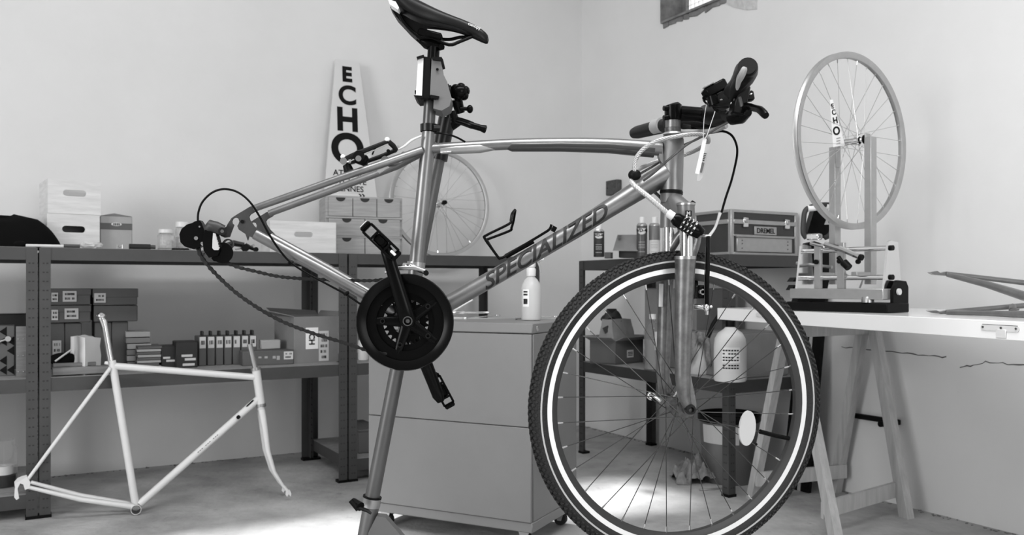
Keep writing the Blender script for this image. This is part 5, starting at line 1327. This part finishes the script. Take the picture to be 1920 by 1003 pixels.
# crankset
ck = sub('crankset', BK); cc = lambda o: F(764.5, 602, o)
g = G(); g.lathe([(.1045, .062), (.1065, .058), (.1065, .050), (.1040, .047), (.094, .048), (.086, .052), (.085, .056), (.094, .060)], cc(0), FN, 96, True); g.build('chain_guard', M_gloss, ck)
def chainring(r, o, teeth, r_in, name, holes=5):
    g = G(); n_ = teeth * 4; ring_o = []; 
    for k in range(n_):
        ph = k % 4; ring_o.append(r + (.0035 if ph in (1, 2) else -.003))
    x, y = perp(FN); vs = {}
    for z in (0, 1):
        for q_ in (0, 1):
            for k in range(n_):
                an = 2 * math.pi * k / n_; rr_ = ring_o[k] if q_ else r_in; vs[z, q_, k] = g.bm.verts.new(cc(0) + FN * (o + z * .003) + (x * math.cos(an) + y * math.sin(an)) * rr_)
    for k in range(n_):
        j = (k + 1) % n_
        g.bm.faces.new((vs[0, 0, k], vs[0, 0, j], vs[0, 1, j], vs[0, 1, k])); g.bm.faces.new((vs[1, 0, k], vs[1, 0, j], vs[1, 1, j], vs[1, 1, k]))
        g.bm.faces.new((vs[0, 1, k], vs[0, 1, j], vs[1, 1, j], vs[1, 1, k])); g.bm.faces.new((vs[0, 0, k], vs[0, 0, j], vs[1, 0, j], vs[1, 0, k]))
    g.build(name, M_gloss, ck, angle=30)
chainring(.094, .045, 48, .064, 'outer_chainring'); chainring(.072, .038, 36, .050, 'middle_chainring'); chainring(.047, .031, 24, .030, 'inner_chainring')
for k in range(5):
    an = R(72 * k + 108 - 0); d_ = V((math.cos(an), 0, math.sin(an)))
    g = G(); c0 = cc(.046); g.tube([c0 + d_ * .012, c0 + d_ * .05, c0 + d_ * .076], [.013, .010, .0075], 10, flat=(FN, .35)); sp2 = g.build('spider_arm', M_gloss, ck)
    g = G(); g.lathe([(.0035, 0), (.0058, 0), (.0058, .003), (.0035, .003)], cc(.052) + d_ * .055, FN, 12, True); g.build('chainring_bolt', M_blackm, sp2)
e1_, e0_ = F(725, 470, .078), cc(.07)
g = G(); g.tube([e0_ + (e0_ - e1_).normalized() * .012, e0_, e0_.lerp(e1_, .25), e0_.lerp(e1_, .8), e1_, e1_ + (e1_ - e0_).normalized() * .014], [.012, .019, .0165, .0135, .0135, .008], 18, flat=(FN, .55)); ca = g.build('crank_arm', M_gloss, ck)
g = G(); g.lathe([(.0085, .0), (.0105, .0), (.0105, .004), (.0085, .004)], cc(.079), FN, 18, True); g.cyl(cc(.076), cc(.081), .0045, n=6); g.build('crank_bolt', M_dirty, ca)
f0_, f1_ = F(767, 602, -.065), F(822, 742, -.085)
g = G(); g.tube([f0_, f0_.lerp(f1_, .3), f0_.lerp(f1_, .85), f1_, f1_ + (f1_ - f0_).normalized() * .016], [.016, .0165, .0145, .0145, .008], 18, flat=(FN, .55)); g.build('crank_arm', M_gloss, ck)
g = G(); g.lathe([(.020, -.045), (.020, -.036)] , cc(0), FN, 20) if 0 else g.cyl(cc(-.06), cc(.06), .012, n=16); g.build('axle', M_dirty, ck)
g = G(); g.box(F(672.5, 602, .045), (.01, .012, .026), None, .002); g.build('guide_block', M_black, ck)
def pedal(c, ang, o0, o1, u_, hwx=.047, th=.012, bright=False):
    pd = sub('pedal', BK); c0 = F(*c, o0); c1 = F(*c, o1); mid = (c0 + c1) / 2; yl = (c1 - c0).length
    ax = (c1 - c0).normalized(); xd = V((math.cos(R(ang)), 0, math.sin(R(ang)))); zd = xd.cross(ax).normalized(); PR = frame(xd, ax, zd)
    # end plates with openings: built as frames
    for yy_ in (-yl / 2, yl / 2):
        g = G(); 
        for (x, z, dx, dz) in ((0, th, 2 * hwx * .86, .005), (0, -th, 2 * hwx * .86, .005), (-hwx * .95, 0, .006, 2 * th), (hwx * .95, 0, .006, 2 * th), (-.018, 0, .005, 2 * th), (.018, 0, .005, 2 * th)):
            g.box(mid + xd * x + ax * yy_ + zd * z, (dx, .008, dz), PR, .0012)
        g.build('end_plate', M_gloss, pd)
    for x in (-hwx * .92, hwx * .92):
        g = G(); g.box(mid + xd * x, (.012, yl, 2 * th * 1.05), PR, .003); g.build('tread_bar', M_gloss, pd)
    g = G(); g.box(mid, (.032, yl - .004, 2 * th * .9), PR, .004); g.cyl(c0 - ax * .02, c1 + ax * .002, .0075, n=14); g.build('pedal_body', M_gloss, pd)
    if bright:
        g = G(); g.box(mid + xd * -(hwx + .0035), (.002, yl * .8, 2 * th * .8), PR, .0005); g.build('reflector', M_alu_b, pd)
        g = G(); g.box(c1 + xd * (hwx * .75) + ax * .003, (.014, .003, .006), PR, .001); g.build('bright_stud', M_alu_b, pd)
    else:
        g = G(); g.box(mid + xd * -(hwx + .0035), (.002, yl * .8, 2 * th * .8), PR, .0005); g.build('reflector', M_grip, pd)
pedal((714, 452), -44, .085, .165, 1, bright=True)
pedal((829, 733), -62, -.165, -.10, 1, hwx=.042)
# front derailleur
fd = sub('front_derailleur', BK)
g = G(); g.tube([F(722, 511, .05), F(745, 503, .055), F(775, 502, .055), F(797, 508, .05)], [.003, .0045, .005, .003], 8, flat=(FN, .4)); g.build('cage_plate', M_metal, fd)
g = G(); g.tube([F(757, 497, .035), F(770, 498, .045), F(786, 506, .045), F(800, 512, .045)], [.005, .006, .006, .004], 10); g.build('link', M_chrome, fd)
g = G(); g.lathe([(.0205, -.008), (.0205, .008), (.0175, .008), (.0175, -.008)], F(780, 498), F(781, 490) - F(779, 510), 22, True); g.build('clamp_band', M_metal, fd)
g = G(); g.cyl(F(798, 511, .04), F(799, 512, .055), .006, n=10); g.build('stop_bolt', M_black, fd)
# bottle cage
bc = sub('bottle_cage', BK)
bt('cage_wire', [(936, 485, .02), (922, 466, .028), (909, 447, .036), (912, 441, .036), (954, 420, .034), (958, 412, .03), (960, 401, .02), (965.5, 393.5, .0)], .0030, M_gloss, bc, 10, sm=4)
bt('cage_wire', [(936, 485, -.02), (924, 468, -.028), (912, 449, -.036), (913, 449, -.036), (955, 433, -.034), (959, 427, -.03), (963, 413, -.02), (966, 394, .0)], .0030, M_gloss, bc, 10, sm=4)
for s_ in (1, -1): bt('cage_rail', [(936, 485, .02 * s_), (948, 480, .012 * s_), (985, 458, .01 * s_), (1015, 440, .012 * s_), (1030, 430, .016 * s_), (1034, 421, .016 * s_)], .0030, M_gloss, bc, 10, sm=4)
bt('cage_plate', [(948, 481, 0), (1000, 452, 0)], .0058, M_gloss, bc, 10)
bt('boss_bolt', [(1036, 434, 0), (1041, 425, 0)], .0055, M_gloss, bc, 10)
# gear cable loop to the rear derailleur
bt('rear_gear_cable', [(371, 416, .07), (372, 398, .072), (380, 378, .075), (398, 361, .08), (420, 354.5, .085), (445, 360, .088), (468, 378, .088), (488, 408, .085), (505, 440, .082), (525, 470, .08), (545, 492, .078), (575, 512, .076), (610, 531, .07), (650, 553, .06), (690, 580, .05)], .0024, M_gloss, BK, 8, sm=6)
bt('cable_clip', [(541, 494, .076), (549, 490, .07)], .0035, M_black, BK, 6)
bt('cable_clip', [(646, 552, .07), (653, 548, .06)], .0035, M_black, BK, 6)

# ---------------------------------------------------------------- fork (turned a little away)
fk = sub('front_fork', BK)
def st(name, pts, r, m, par=None, n=22, flat=None, sm=0): return bt(name, pts, r, m, par or fk, n, flat, S, sm)
st('crown_race', [(1259, 358, 0), (1258.5, 364, 0)], .0258, M_black)
M_crown = mat('grey_painted_crown', .17, .4, .5)
st('crown_neck', [(1258.5, 363, 0), (1258, 380, 0)], [.0245, .023], M_crown)
g = G(); rr_ = []
for (uc, vc, off, hx, hz) in ((1256, 395, -.062, .017, .028), (1257, 388, -.05, .019, .034), (1259, 378, -.02, .021, .026), (1262, 380, .015, .021, .026), (1278, 396, .04, .020, .03), (1287, 402, .052, .0195, .028), (1290, 404, .062, .016, .024)):
    c = S(uc, vc, off); fx = V((math.cos(a_), math.sin(a_), 0)); rr_.append([c + fx * math.copysign(abs(math.cos(t_)) ** .8, math.cos(t_)) * hx + UP * math.copysign(abs(math.sin(t_)) ** .8, math.sin(t_)) * hz for t_ in [2 * math.pi * k / 16 for k in range(16)]])
g.rings(rr_); g.build('crown', M_crown, fk, angle=60, subsurf=1)
st('leg_cap', [(1286, 384, .052), (1286.5, 432, .052)], .0192, M_crown)
g = G(); g.lathe([(.0175, 0), (.0205, 0), (.0205, .004), (.0175, .006)], S(1286, 385, .052), UP, 24, True); g.lathe([(0, .002), (.017, .002), (.017, -.004), (0, -.004)], S(1286, 385, .052), UP, 24); g.build('cap_ring', M_metal, fk)
g = G(); g.cyl(S(1296, 380, .05), S(1301, 383, .05), .006, n=12); g.build('adjuster', M_black, fk)
pcp = S(1293, 402, .052 + .0194); 
g = G(); g.box(S(1291, 400, .0722), (.014, .001, .012), frame(V((math.cos(a_), math.sin(a_), 0)), -SN, UP)); dc = g.build('badge', M_black, fk)
g = G(); g.text('M', S(1291, 403.5, .0735), V((math.cos(a_), math.sin(a_), 0)), UP, .012, .02); g.build('badge_letter', M_label, dc)
st('leg_cap', [(1254, 372, -.05), (1253, 427, -.05)], .0185, M_crown)
st('stanchion', [(1287, 428, .052), (1287, 486, .052)], .0142, M_chrome); st('stanchion', [(1253.5, 425, -.05), (1253.5, 480, -.05)], .0142, M_chrome)
M_leg2 = mat('worn_grey_fork', .16, .36, .75, var=.3, scale=45)
st('fork_leg', [(1285, 483, .052), (1284.5, 500, .052), (1281.5, 600, .052), (1280, 700, .053), (1282, 742, .054), (1289, 762, .055)], [.0235, .0222, .0200, .0172, .0145, .010], M_leg2)
st('fork_leg', [(1252, 475, -.05), (1249, 500, -.05), (1246, 610, -.05), (1243, 700, -.052), (1246, 735, -.053), (1253, 748, -.054)], [.0205, .0190, .0168, .0155, .0145, .010], M_leg2)
st('leg_seal', [(1285, 480, .052), (1285, 486, .052)], .0238, M_metal)
g = G(); g.prism([S(u, v, .049) for u, v in ((1290, 690), (1296, 720), (1303, 755), (1302, 770), (1296, 778), (1288, 776), (1284, 766), (1280, 740))], SN * .008); g.build('fork_end', M_leg2, fk)
g = G(); g.prism([S(u, v, -.058) for u, v in ((1252, 700), (1262, 735), (1266, 752), (1262, 762), (1252, 764), (1246, 752), (1244, 730))], SN * .008); g.build('fork_end', M_leg2, fk)
g = G(); g.lathe([(.0062, 0), (.0115, 0), (.0122, .006), (.0105, .012), (.0062, .012)], S(1292.5, 767, .058), SN, 20, True); g.build('axle_nut', M_blackm, fk)
st('pale_sticker', [(1240, 532, -.034), (1239, 575, -.034)], .0052, M_paper, n=10)
# brake arch behind, V-brake
fb = sub('front_brake', BK)
st('brake_arch', [(1288, 500, .045), (1300, 470, .03), (1304, 440, .0), (1280, 436, -.03), (1256, 470, -.045)], [.010, .011, .012, .011, .010], M_leg2, fb, 12, sm=4)
st('brake_arm', [(1325, 577, .045), (1325, 540, .05), (1327, 500, .05), (1327.5, 444, .045)], [.0058, .0055, .005, .0045], M_gloss, fb, 10)
st('inner_brake_arm', [(1305, 560, -.035), (1304, 520, -.04), (1306, 470, -.04), (1312, 440, -.03)], [.006, .006, .005, .0045], M_gloss, fb, 10)
g = G(); g.box(S(1314, 547, .03), (.018, .022, .03), None, .004); g.build('pad_holder', M_black, fb)
g = G(); g.lathe([(.004, 0), (.0068, 0), (.0068, .008), (.004, .008)], S(1315, 547, .04), SN, 14, True); g.build('pad_nut', M_chrome, fb); g = G(); g.sph(S(1324, 577, .05), .007, (1, 1, 1.3)); g.cyl(S(1302, 575, .03), S(1318, 576, .04), .006, n=12); g.build('pivot_bolt', M_chrome, fb); g = G(); g.sph(S(1333, 575, .05), .004); g.build('spring_screw', M_chrome, fb); g = G(); g.cyl(S(1325, 590, .05), S(1325, 580, .05), .004, n=8); g.build('pivot_bolt', M_chrome, fb)
st('link_wire', [(1300, 441, .0), (1314, 442, .03), (1333, 443, .04)], .0035, M_chrome, fb, 8)
st('spring_wire', [(1321, 572, .056), (1321, 520, .056), (1323, 462, .052)], .0007, M_drop, fb, 6)
st('noodle', [(1330, 442, .035), (1340, 428, .03), (1346, 412, .03), (1350, 399, .03)], [.0035, .003, .003, .0042], M_milk, fb, 10, sm=4)

# front wheel
fw = sub('front_wheel', BK)
wheel(fw, WH, SN, .317, 'city', spokes=32, hubw=.1)
g = G(); prof_ = [(.3118, .0125), (.3175, .0168), (.326, .0190), (.335, .0182), (.3425, .0150), (.3468, .0095), (.3480, .0), (.3468, -.0095), (.3425, -.0150), (.335, -.0182), (.326, -.0190), (.3175, -.0168), (.3118, -.0125), (.314, 0)]
g.lathe(prof_, WH, SN, 144, True); ty = g.build('tyre', M_rubber, fw, angle=60)
for s_ in (1, -1):
    g = G(); g.lathe([(.3265, .0190 * s_), (.3265, .0196 * s_), (.3302, .0195 * s_), (.3302, .0188 * s_)], WH, SN, 120, True); g.build('reflective_stripe', M_refl, fw)
# tread: rows of small blocks all round
g = G(); x_, y_ = perp(SN); NB = 150
for k in range(NB):
    for (h_, r_, w_, l_, sh) in ((.0145, .3445, .0062, .0075, 0), (-.0145, .3445, .0062, .0075, 0), (.0078, .3488, .0058, .0085, .5), (-.0078, .3488, .0058, .0085, .5), (.0, .3500, .0052, .0075, 0), (.0178, .3385, .004, .0055, .5), (-.0178, .3385, .004, .0055, .5)):
        an = 2 * math.pi * (k + sh) / NB; d_ = x_ * math.cos(an) + y_ * math.sin(an); tt = SN.cross(d_)
        tilt = h_ / .019; nn = (d_ * math.cos(tilt * 1.0) + SN * math.sin(tilt * 1.0)).normalized(); ss = nn.cross(tt)
        c = WH + d_ * r_ + SN * h_
        sg = 1 if h_ > 0 else -1
        tw = (tt + ss * .45 * sg).normalized()
        o_ = []
        for (i, j) in ((-1, -1), (1, -1), (1, 1), (-1, 1)): o_.append(c + tw * i * l_ / 2 + nn.cross(tw) * j * w_ / 2)
        b1_ = [g.bm.verts.new(p - nn * .001) for p in o_]; b2_ = [g.bm.verts.new(p + nn * .0024) for p in [c + (q_ - c) * .85 for q_ in o_]]
        g.bm.faces.new(b2_)
        for i in range(4): g.bm.faces.new((b1_[i], b1_[(i + 1) % 4], b2_[(i + 1) % 4], b2_[i]))
tag(g.build('tread_blocks', M_rubber, fw, angle=20), kind='stuff')
fx = V((math.cos(a_), math.sin(a_), 0))
# oval spoke reflector
c = S(1402, 803, .018)
g = G(); rn = (SN * .62 + fx * .78).normalized(); rx = UP.cross(rn).normalized()
g.prism([c + rx * math.cos(t_) * .021 * 1.35 + UP * math.sin(t_) * .0385 for t_ in [2 * math.pi * k / 28 for k in range(28)]] if 0 else [c + fx * math.cos(t_) * .0203 + UP * math.sin(t_) * .040 + fx * math.sin(t_) * .003 for t_ in [2 * math.pi * k / 28 for k in range(28)]], -SN * .006)
g.build('spoke_reflector', mat('reflector_plastic', .50, .35), fw)
g = G(); g.tube([S(1425, 809, .008), S(1455, 817, .004), S(1490, 824, .0)], [.0055, .0055, .0048], 10); g.build('valve', M_gloss, fw)
g = G(); g.cyl(S(1416, 831, .005), S(1418, 833, .016), .003, n=8); g.build('reflector_clip', M_black, fw)
# quick release lever far side
st('quick_release', [(1238, 752, -.065), (1226, 742, -.08), (1219, 738, -.08), (1216, 745, -.08), (1222, 748, -.075)], [.004, .0045, .005, .004, .0035], M_chrome, fw, 10, sm=3)
st('quick_release', [(1262, 745, -.03), (1270, 735, -.02), (1277, 722, -.02)], [.003, .004, .0045], M_chrome, fw, 10, sm=3)

# ---------------------------------------------------------------- stem, handlebar
hb = sub('handlebar', BK)
def hs(name, pts, r, m=M_gloss, n=18, sm=0, flat=None): return bt(name, pts, r, m, hb, n, flat, S, sm)
def hbx(name, u, v, off, size, ang=0, m=M_gloss, bev=.003):
    g = G(); g.box(S(u, v, off), size, frame(fx * math.cos(R(ang)) + UP * math.sin(R(ang)), -SN, UP * math.cos(R(ang)) - fx * math.sin(R(ang))), bev); return g.build(name, m, hb)
hs('headset_spacer', [(1261.5, 248, 0), (1261.5, 240, 0)], .0180, M_dirty, 26); hs('headset_spacer', [(1261.8, 239.5, 0), (1262, 226, 0)], .0168, mat('grey_spacer', .18, .35, .6), 26)
hs('top_cap', [(1262, 248.5, 0), (1262, 252, 0)], [.0205, .0225], M_alu_l, 26)
hs('stem_clamp', [(1262.5, 226, 0), (1262.5, 218, 0), (1262, 198, 0), (1261, 194, 0)], [.0175, .0195, .0195, .013], M_gloss, 24)
hs('clamp_bolt', [(1244, 203, .008), (1252, 203, .008)], .0058, M_gloss, 12); hs('clamp_bolt', [(1244, 221, .008), (1252, 220, .008)], .0058, M_gloss, 12)
hs('stem', [(1272, 213, 0), (1300, 214, 0), (1322, 216, 0), (1340, 218, 0)], [.0185, .0165, .0172, .0215], M_gloss, 24)
hs('bar_clamp', [(1340, 218, .026), (1340, 218, -.026)], .0215, M_gloss, 24)
# bar: far end at the left, near end at the right
BN, BF = px(1397, 140, 1.66), px(1205, 245, 2.2)
Bm = S(1341, 217, 0)
bn1, bf1 = Bm + SN * .10, Bm - SN * .10
g = G(); g.tube(smooth([BF, bf1.lerp(BF, .45), bf1, Bm, bn1, bn1.lerp(BN, .5), BN], 5), .0125, 16); g.build('bar_tube', M_gloss, hb)
# grips
nd = (BN - bn1).normalized()
g = G(); q0 = px(1372, 172, 1.76)
g.tube([q0 - nd * .02, q0, px(1385, 158, 1.71), px(1394, 145, 1.67), px(1399, 134, 1.64), px(1402, 126, 1.615)], [.014, .0165, .0185, .0215, .0225, .019], 20); g.build('near_grip', M_grip, hb)
g = G(); rr_ = []
cg = [px(1372, 186, 1.72), px(1381, 165, 1.69), px(1391, 148, 1.66), px(1401, 133, 1.63), px(1405, 124, 1.615)]
wd_ = [.006, .016, .021, .0235, .018]
g.tube(smooth(cg, 3), [wd_[0] + (wd_[min(4, i // 3 + 1)] - wd_[0]) * 0 + (wd_[i // 3] + (wd_[min(4, i // 3 + 1)] - wd_[i // 3]) * (i % 3) / 3 - wd_[0]) for i in range(13)], 18, flat=(V((.3, -1, .2)), .75)); g.build('grip_end_cap', M_black, hb)
g = G(); g.tube(smooth([px(1382, 168, 1.655), px(1386, 150, 1.63), px(1392, 138, 1.605), px(1397, 126, 1.6)], 3), [.002, .004, .005, .006, .007, .007, .007, .0065, .006, .004], 8); g.build('grip_inlay', M_gripg, hb)
fdr = (BF - bf1).normalized()
g = G(); g.tube([px(1252, 232, 2.10), px(1240, 237, 2.13), px(1215, 243, 2.18), px(1195, 248, 2.22), px(1188, 250, 2.235)], [.015, .018, .0175, .0165, .0135], 18); g.build('far_grip', M_grip, hb)
g = G(); g.tube([px(1242, 234, 2.12), px(1228, 238, 2.15)], [.0195, .019], 14); g.build('far_grip_band', M_gripg, hb)
# near controls
def pc(name, pts, r, m=M_gloss, n=12, sm=0):
    g = G(); pp = [px(*p) for p in pts]
    if sm: k = len(pp); rr2 = r if isinstance(r, list) else [r] * k; pp = smooth(pp, sm); r = [rr2[min(k - 1, i // sm)] for i in range(len(pp))]
    g.tube(pp, r, n); return g.build(name, m, hb)
def pb(name, u, v, Y, size, ang=0, m=M_gloss, yaw=0, bev=.003):
    g = G(); g.box(px(u, v, Y), size, Matrix.Rotation(R(yaw), 3, 'Z') @ Matrix.Rotation(R(-ang), 3, 'Y'), bev); return g.build(name, m, hb)
pc('twist_collar', [(1352, 197, 1.82), (1370, 178, 1.77)], [.021, .018], M_gloss, 18)
pc('twist_collar', [(1374, 176, 1.76), (1352, 192, 1.80)], [.0165, .019], M_grip, 18)
pb('shifter_pod', 1340, 168, 1.80, (.048, .04, .022), 28, M_gloss); pb('shifter_window', 1328, 160, 1.785, (.024, .02, .004), 28, M_gripg)
pc('shifter_cap', [(1335, 180, 1.79), (1340, 197, 1.79)], [.0115, .014], M_gloss, 16)
pb('lever_mount', 1386, 190, 1.72, (.026, .04, .06), -12); pb('adjuster_block', 1404, 181, 1.72, (.018, .02, .02), 10)
pc('brake_lever', [(1392, 205, 1.72), (1404, 200, 1.69), (1415, 203, 1.66), (1425, 206, 1.64), (1436, 217, 1.62)], [.010, .007, .007, .0078, .0068], M_gloss, 12, 3)
pc('lever_hub', [(1370, 222, 1.76), (1388, 216, 1.74), (1401, 208, 1.72)], [.014, .018, .012], M_gloss, 14)
pc('far_shifter', [(1322, 214, 1.94), (1345, 214, 1.90), (1364, 212, 1.86)], [.021, .027, .018], M_blackm, 18)
pc('far_shifter', [(1300, 232, 2.02), (1340, 232, 1.97), (1358, 222, 1.92)], [.010, .016, .014], M_gloss, 14)
pc('far_brake_lever', [(1283, 238, 2.06), (1300, 241, 2.04), (1302, 238, 2.02)], [.009, .013, .008], M_gloss, 12)
pc('far_lever_blade', [(1270, 243, 2.10), (1290, 247, 2.02), (1330, 246, 1.92), (1362, 236, 1.86)], [.004, .006, .006, .005], M_gripg, 10, 3)
pc('clamp_plate', [(1352, 199, 1.81), (1368, 204, 1.79)], [.004, .005], M_gripg, 8)
for pts_ in ([(1384, 205, 1.71), (1379, 188, 1.71), (1371, 170, 1.71)], [(1391, 200, 1.70), (1386, 182, 1.70)]): pc('lever_bolt', pts_, .004, M_dirty, 8)
pb('chrome_stud', 1352, 187, 1.76, (.006, .004, .005), 0, M_chrome); pb('chrome_stud', 1372, 193, 1.73, (.007, .004, .008), 20, M_chrome); pb('chrome_stud', 1376, 213, 1.73, (.004, .004, .005), 0, M_chrome); pb('chrome_stud', 1408, 176, 1.70, (.007, .004, .004), 20, M_chrome)
# cables
def cable(name, pts, r, m=M_gloss, sm=6): 
    g = G(); g.tube(smooth([px(*p) for p in pts], sm), r, 8); return g.build(name, m, BK)
cable('front_brake_cable', [(1300, 245, 2.0), (1330, 249, 1.95), (1355, 246, 1.92), (1372, 254, 1.91), (1381, 272, 1.90), (1382, 290, 1.90), (1378, 312, 1.90), (1371, 340, 1.89), (1361, 370, 1.88), (1353, 398, 1.87)], .0027)
cable('gear_cable', [(1368, 228, 1.84), (1345, 240, 1.86), (1325, 252, 1.87), (1290, 270, 1.875), (1255, 298, 1.875), (1225, 325, 1.882), (1206, 339, 1.889)], .0027, M_dirty)
cable('gear_cable', [(1360, 232, 1.88), (1335, 246, 1.90), (1305, 262, 1.95), (1270, 278, 1.97), (1235, 305, 1.96), (1200, 326, 1.95), (1190, 334, 1.94)], .0027, M_dirty)
cable('gear_cable', [(1322, 190, 1.80), (1318, 184, 1.80), (1322, 180, 1.80), (1330, 184, 1.80)], .0018)
cable('gear_cable', [(1319, 187, 1.80), (1325, 194, 1.79), (1345, 200, 1.78), (1366, 201, 1.77)], .0022)
cable('brake_cable', [(1299, 242, 2.03), (1320, 243, 2.0), (1340, 240, 1.97)], .0024)
cable('rear_brake_cable', [(815, 249, 1.90), (835, 251, 1.89), (855, 257, 1.89), (872, 266, 1.90)], .0022)
cable('lower_cable', [(1196, 330, 1.96), (1218, 352, 1.97), (1236, 368, 1.97), (1244, 378, 1.96)], .004, M_dirty)

# ---------------------------------------------------------------- spiral cable lock hanging round the head tube, and its price tag
LK = thing('cable_lock', 'braided steel cable lock with black combination barrel looped on the bicycle', 'bicycle lock', px(1265, 255, 1.86))
def lk(name, pts, r, m, n=12, sm=0):
    g = G(); pp = [px(*p) for p in pts]
    if sm: k = len(pp); rr2 = r if isinstance(r, list) else [r] * k; pp = smooth(pp, sm); r = [rr2[min(k - 1, i // sm)] for i in range(len(pp))]
    g.tube(pp, r, n); return g.build(name, m, LK, angle=60)
loop = [(1190, 322, 1.86), (1190, 306, 1.86), (1197, 290, 1.86), (1212, 275, 1.86), (1235, 263, 1.855), (1262, 257, 1.855), (1290, 252.5, 1.86), (1312, 252, 1.87), (1326, 257, 1.88), (1328, 266, 1.90), (1318, 274, 1.95), (1300, 284, 1.99), (1280, 291, 2.01), (1240, 300, 2.01), (1218, 308, 1.99), (1200, 316, 1.93), (1190, 324, 1.88)]
M_sheath = M_cable
PP = smooth([px(*p) for p in loop], 14)
lk_o = G(); lk_o.tube(PP, .0040, 10); lk_o.build('cable_core', mat('clear_cable_sheath', .30, .25, .3, coat=.6), LK)
def braid(P, r, name):
    g = G(); x = None; tw = 0
    fr = []
    for i, p in enumerate(P):
        d = (P[min(i + 1, len(P) - 1)] - P[max(i - 1, 0)]).normalized()
        if x is None: x, _ = perp(d)
        x = (x - d * x.dot(d)).normalized(); fr.append((p, x.copy(), d.cross(x)))
    for s_ in range(6):
        path = []; acc = 0
        for i, (p, x1, y1) in enumerate(fr):
            if i: acc += (fr[i][0] - fr[i - 1][0]).length
            an = acc * 160 + s_ * math.pi / 3; path.append(p + (x1 * math.cos(an) + y1 * math.sin(an)) * r)
        g.tube(path, .0014, 5)
    tag(g.build(name, M_cable, LK, angle=80), kind='stuff')
def densify(P, st_=.002):
    out = [P[0]]
    for a, b in zip(P, P[1:]):
        n = max(1, int((b - a).length / st_))
        for k in range(1, n + 1): out.append(a.lerp(b, k / n))
    return out
braid(densify(PP), .0036, 'cable_strands')
leg_ = smooth([px(*p) for p in ((1183, 338, 1.865), (1190, 348, 1.855), (1215, 368, 1.84), (1238, 388, 1.83), (1254, 402, 1.825))], 12)
g = G(); g.tube(leg_, .0052, 10); g.build('cable_core', mat('clear_cable_sheath_2', .45, .25, .3, coat=.6), LK)
braid(densify(leg_), .0046, 'cable_strands')
g = G(); g.sph(px(1190, 328, 1.865), .0145, (1, .8, .85)); g.build('rubber_ball', M_black, LK)
lk('ferrule', [(1252, 399, 1.825), (1265, 408, 1.82)], .0092, M_milk, 16); lk('ferrule_ring', [(1265, 408, 1.82), (1272, 412, 1.82)], .007, M_metal, 16)
bar = lk('lock_barrel', [(1262, 407, 1.82), (1268, 411, 1.82), (1290, 424, 1.82), (1306, 433, 1.82), (1314, 439, 1.82), (1315, 441, 1.82)], [.010, .0145, .0155, .0155, .013, .006], M_gloss, 24)
ax0, ax1 = px(1268, 411, 1.82), px(1306, 433, 1.82); axd = (ax1 - ax0).normalized(); sidev = V((0, -1, 0)); upv = axd.cross(sidev).normalized(); upv = -upv if upv.z < 0 else upv
for k in range(4):
    c = ax0.lerp(ax1, .30 + .17 * k); g = G(); g.lathe([(.0160, -.003), (.0166, -.002), (.0166, .002), (.0160, .003), (.014, 0)], c, axd, 20, True); rg = g.build('number_ring', M_blackm, LK)
    for j, an in enumerate((-55, -15, 25, 62)):
        dn = (sidev * math.cos(R(an)) + upv * math.sin(R(an))); g = G(); g.text(random.choice('0123456789'), c + dn * .0172 - dn.cross(axd) * .0 - (axd.cross(dn)) * .002, axd, dn.cross(axd) if dn.cross(axd).z > 0 else -dn.cross(axd), .0075, .03); g.build('digit', M_paper, rg)
TG = thing('price_tag', 'white paper price tag hanging from the cable lock', 'tag', px(1318, 262, 1.85))
g = G(); g.prism([px(*p, 1.85) for p in ((1318, 261), (1325, 261), (1317, 300), (1311, 326), (1303.5, 325), (1310, 296))], V((0, .0012, 0))); g.build('tag_front', M_paper, TG)
g = G(); g.prism([px(*p, 1.862) for p in ((1323, 270), (1332, 270), (1325, 303), (1318, 328), (1316, 335), (1312, 339), (1307, 339), (1308, 326))], V((0, .0012, 0))); tb_ = g.build('tag_back', M_plas, TG)
g = G(); g.prism([px(*p, 1.859) for p in ((1315, 303), (1321, 306), (1316, 324), (1310, 322))], V((0, .0008, 0))); g.build('grey_stamp', M_card, tb_)
g = G()
for k in range(5): g.prism([px(u, v, 1.859) for u, v in ((1319 + .2 * k - k, 287 + k * 3), (1325 - k, 288 + k * 3), (1324.6 - k, 289.3 + k * 3), (1318.6 - k, 288.3 + k * 3))], V((0, .0006, 0)))
g.build('tag_print', M_ink, tb_)
g = G(); g.tube(smooth([px(1325, 194, 1.80), px(1320, 225, 1.82), px(1319, 262, 1.85)], 4), .0008, 5); g.tube(smooth([px(1341, 208, 1.85), px(1333, 232, 1.85), px(1327, 250, 1.85), px(1321, 262, 1.85)], 4), .0008, 5); g.build('string', M_paper, TG)
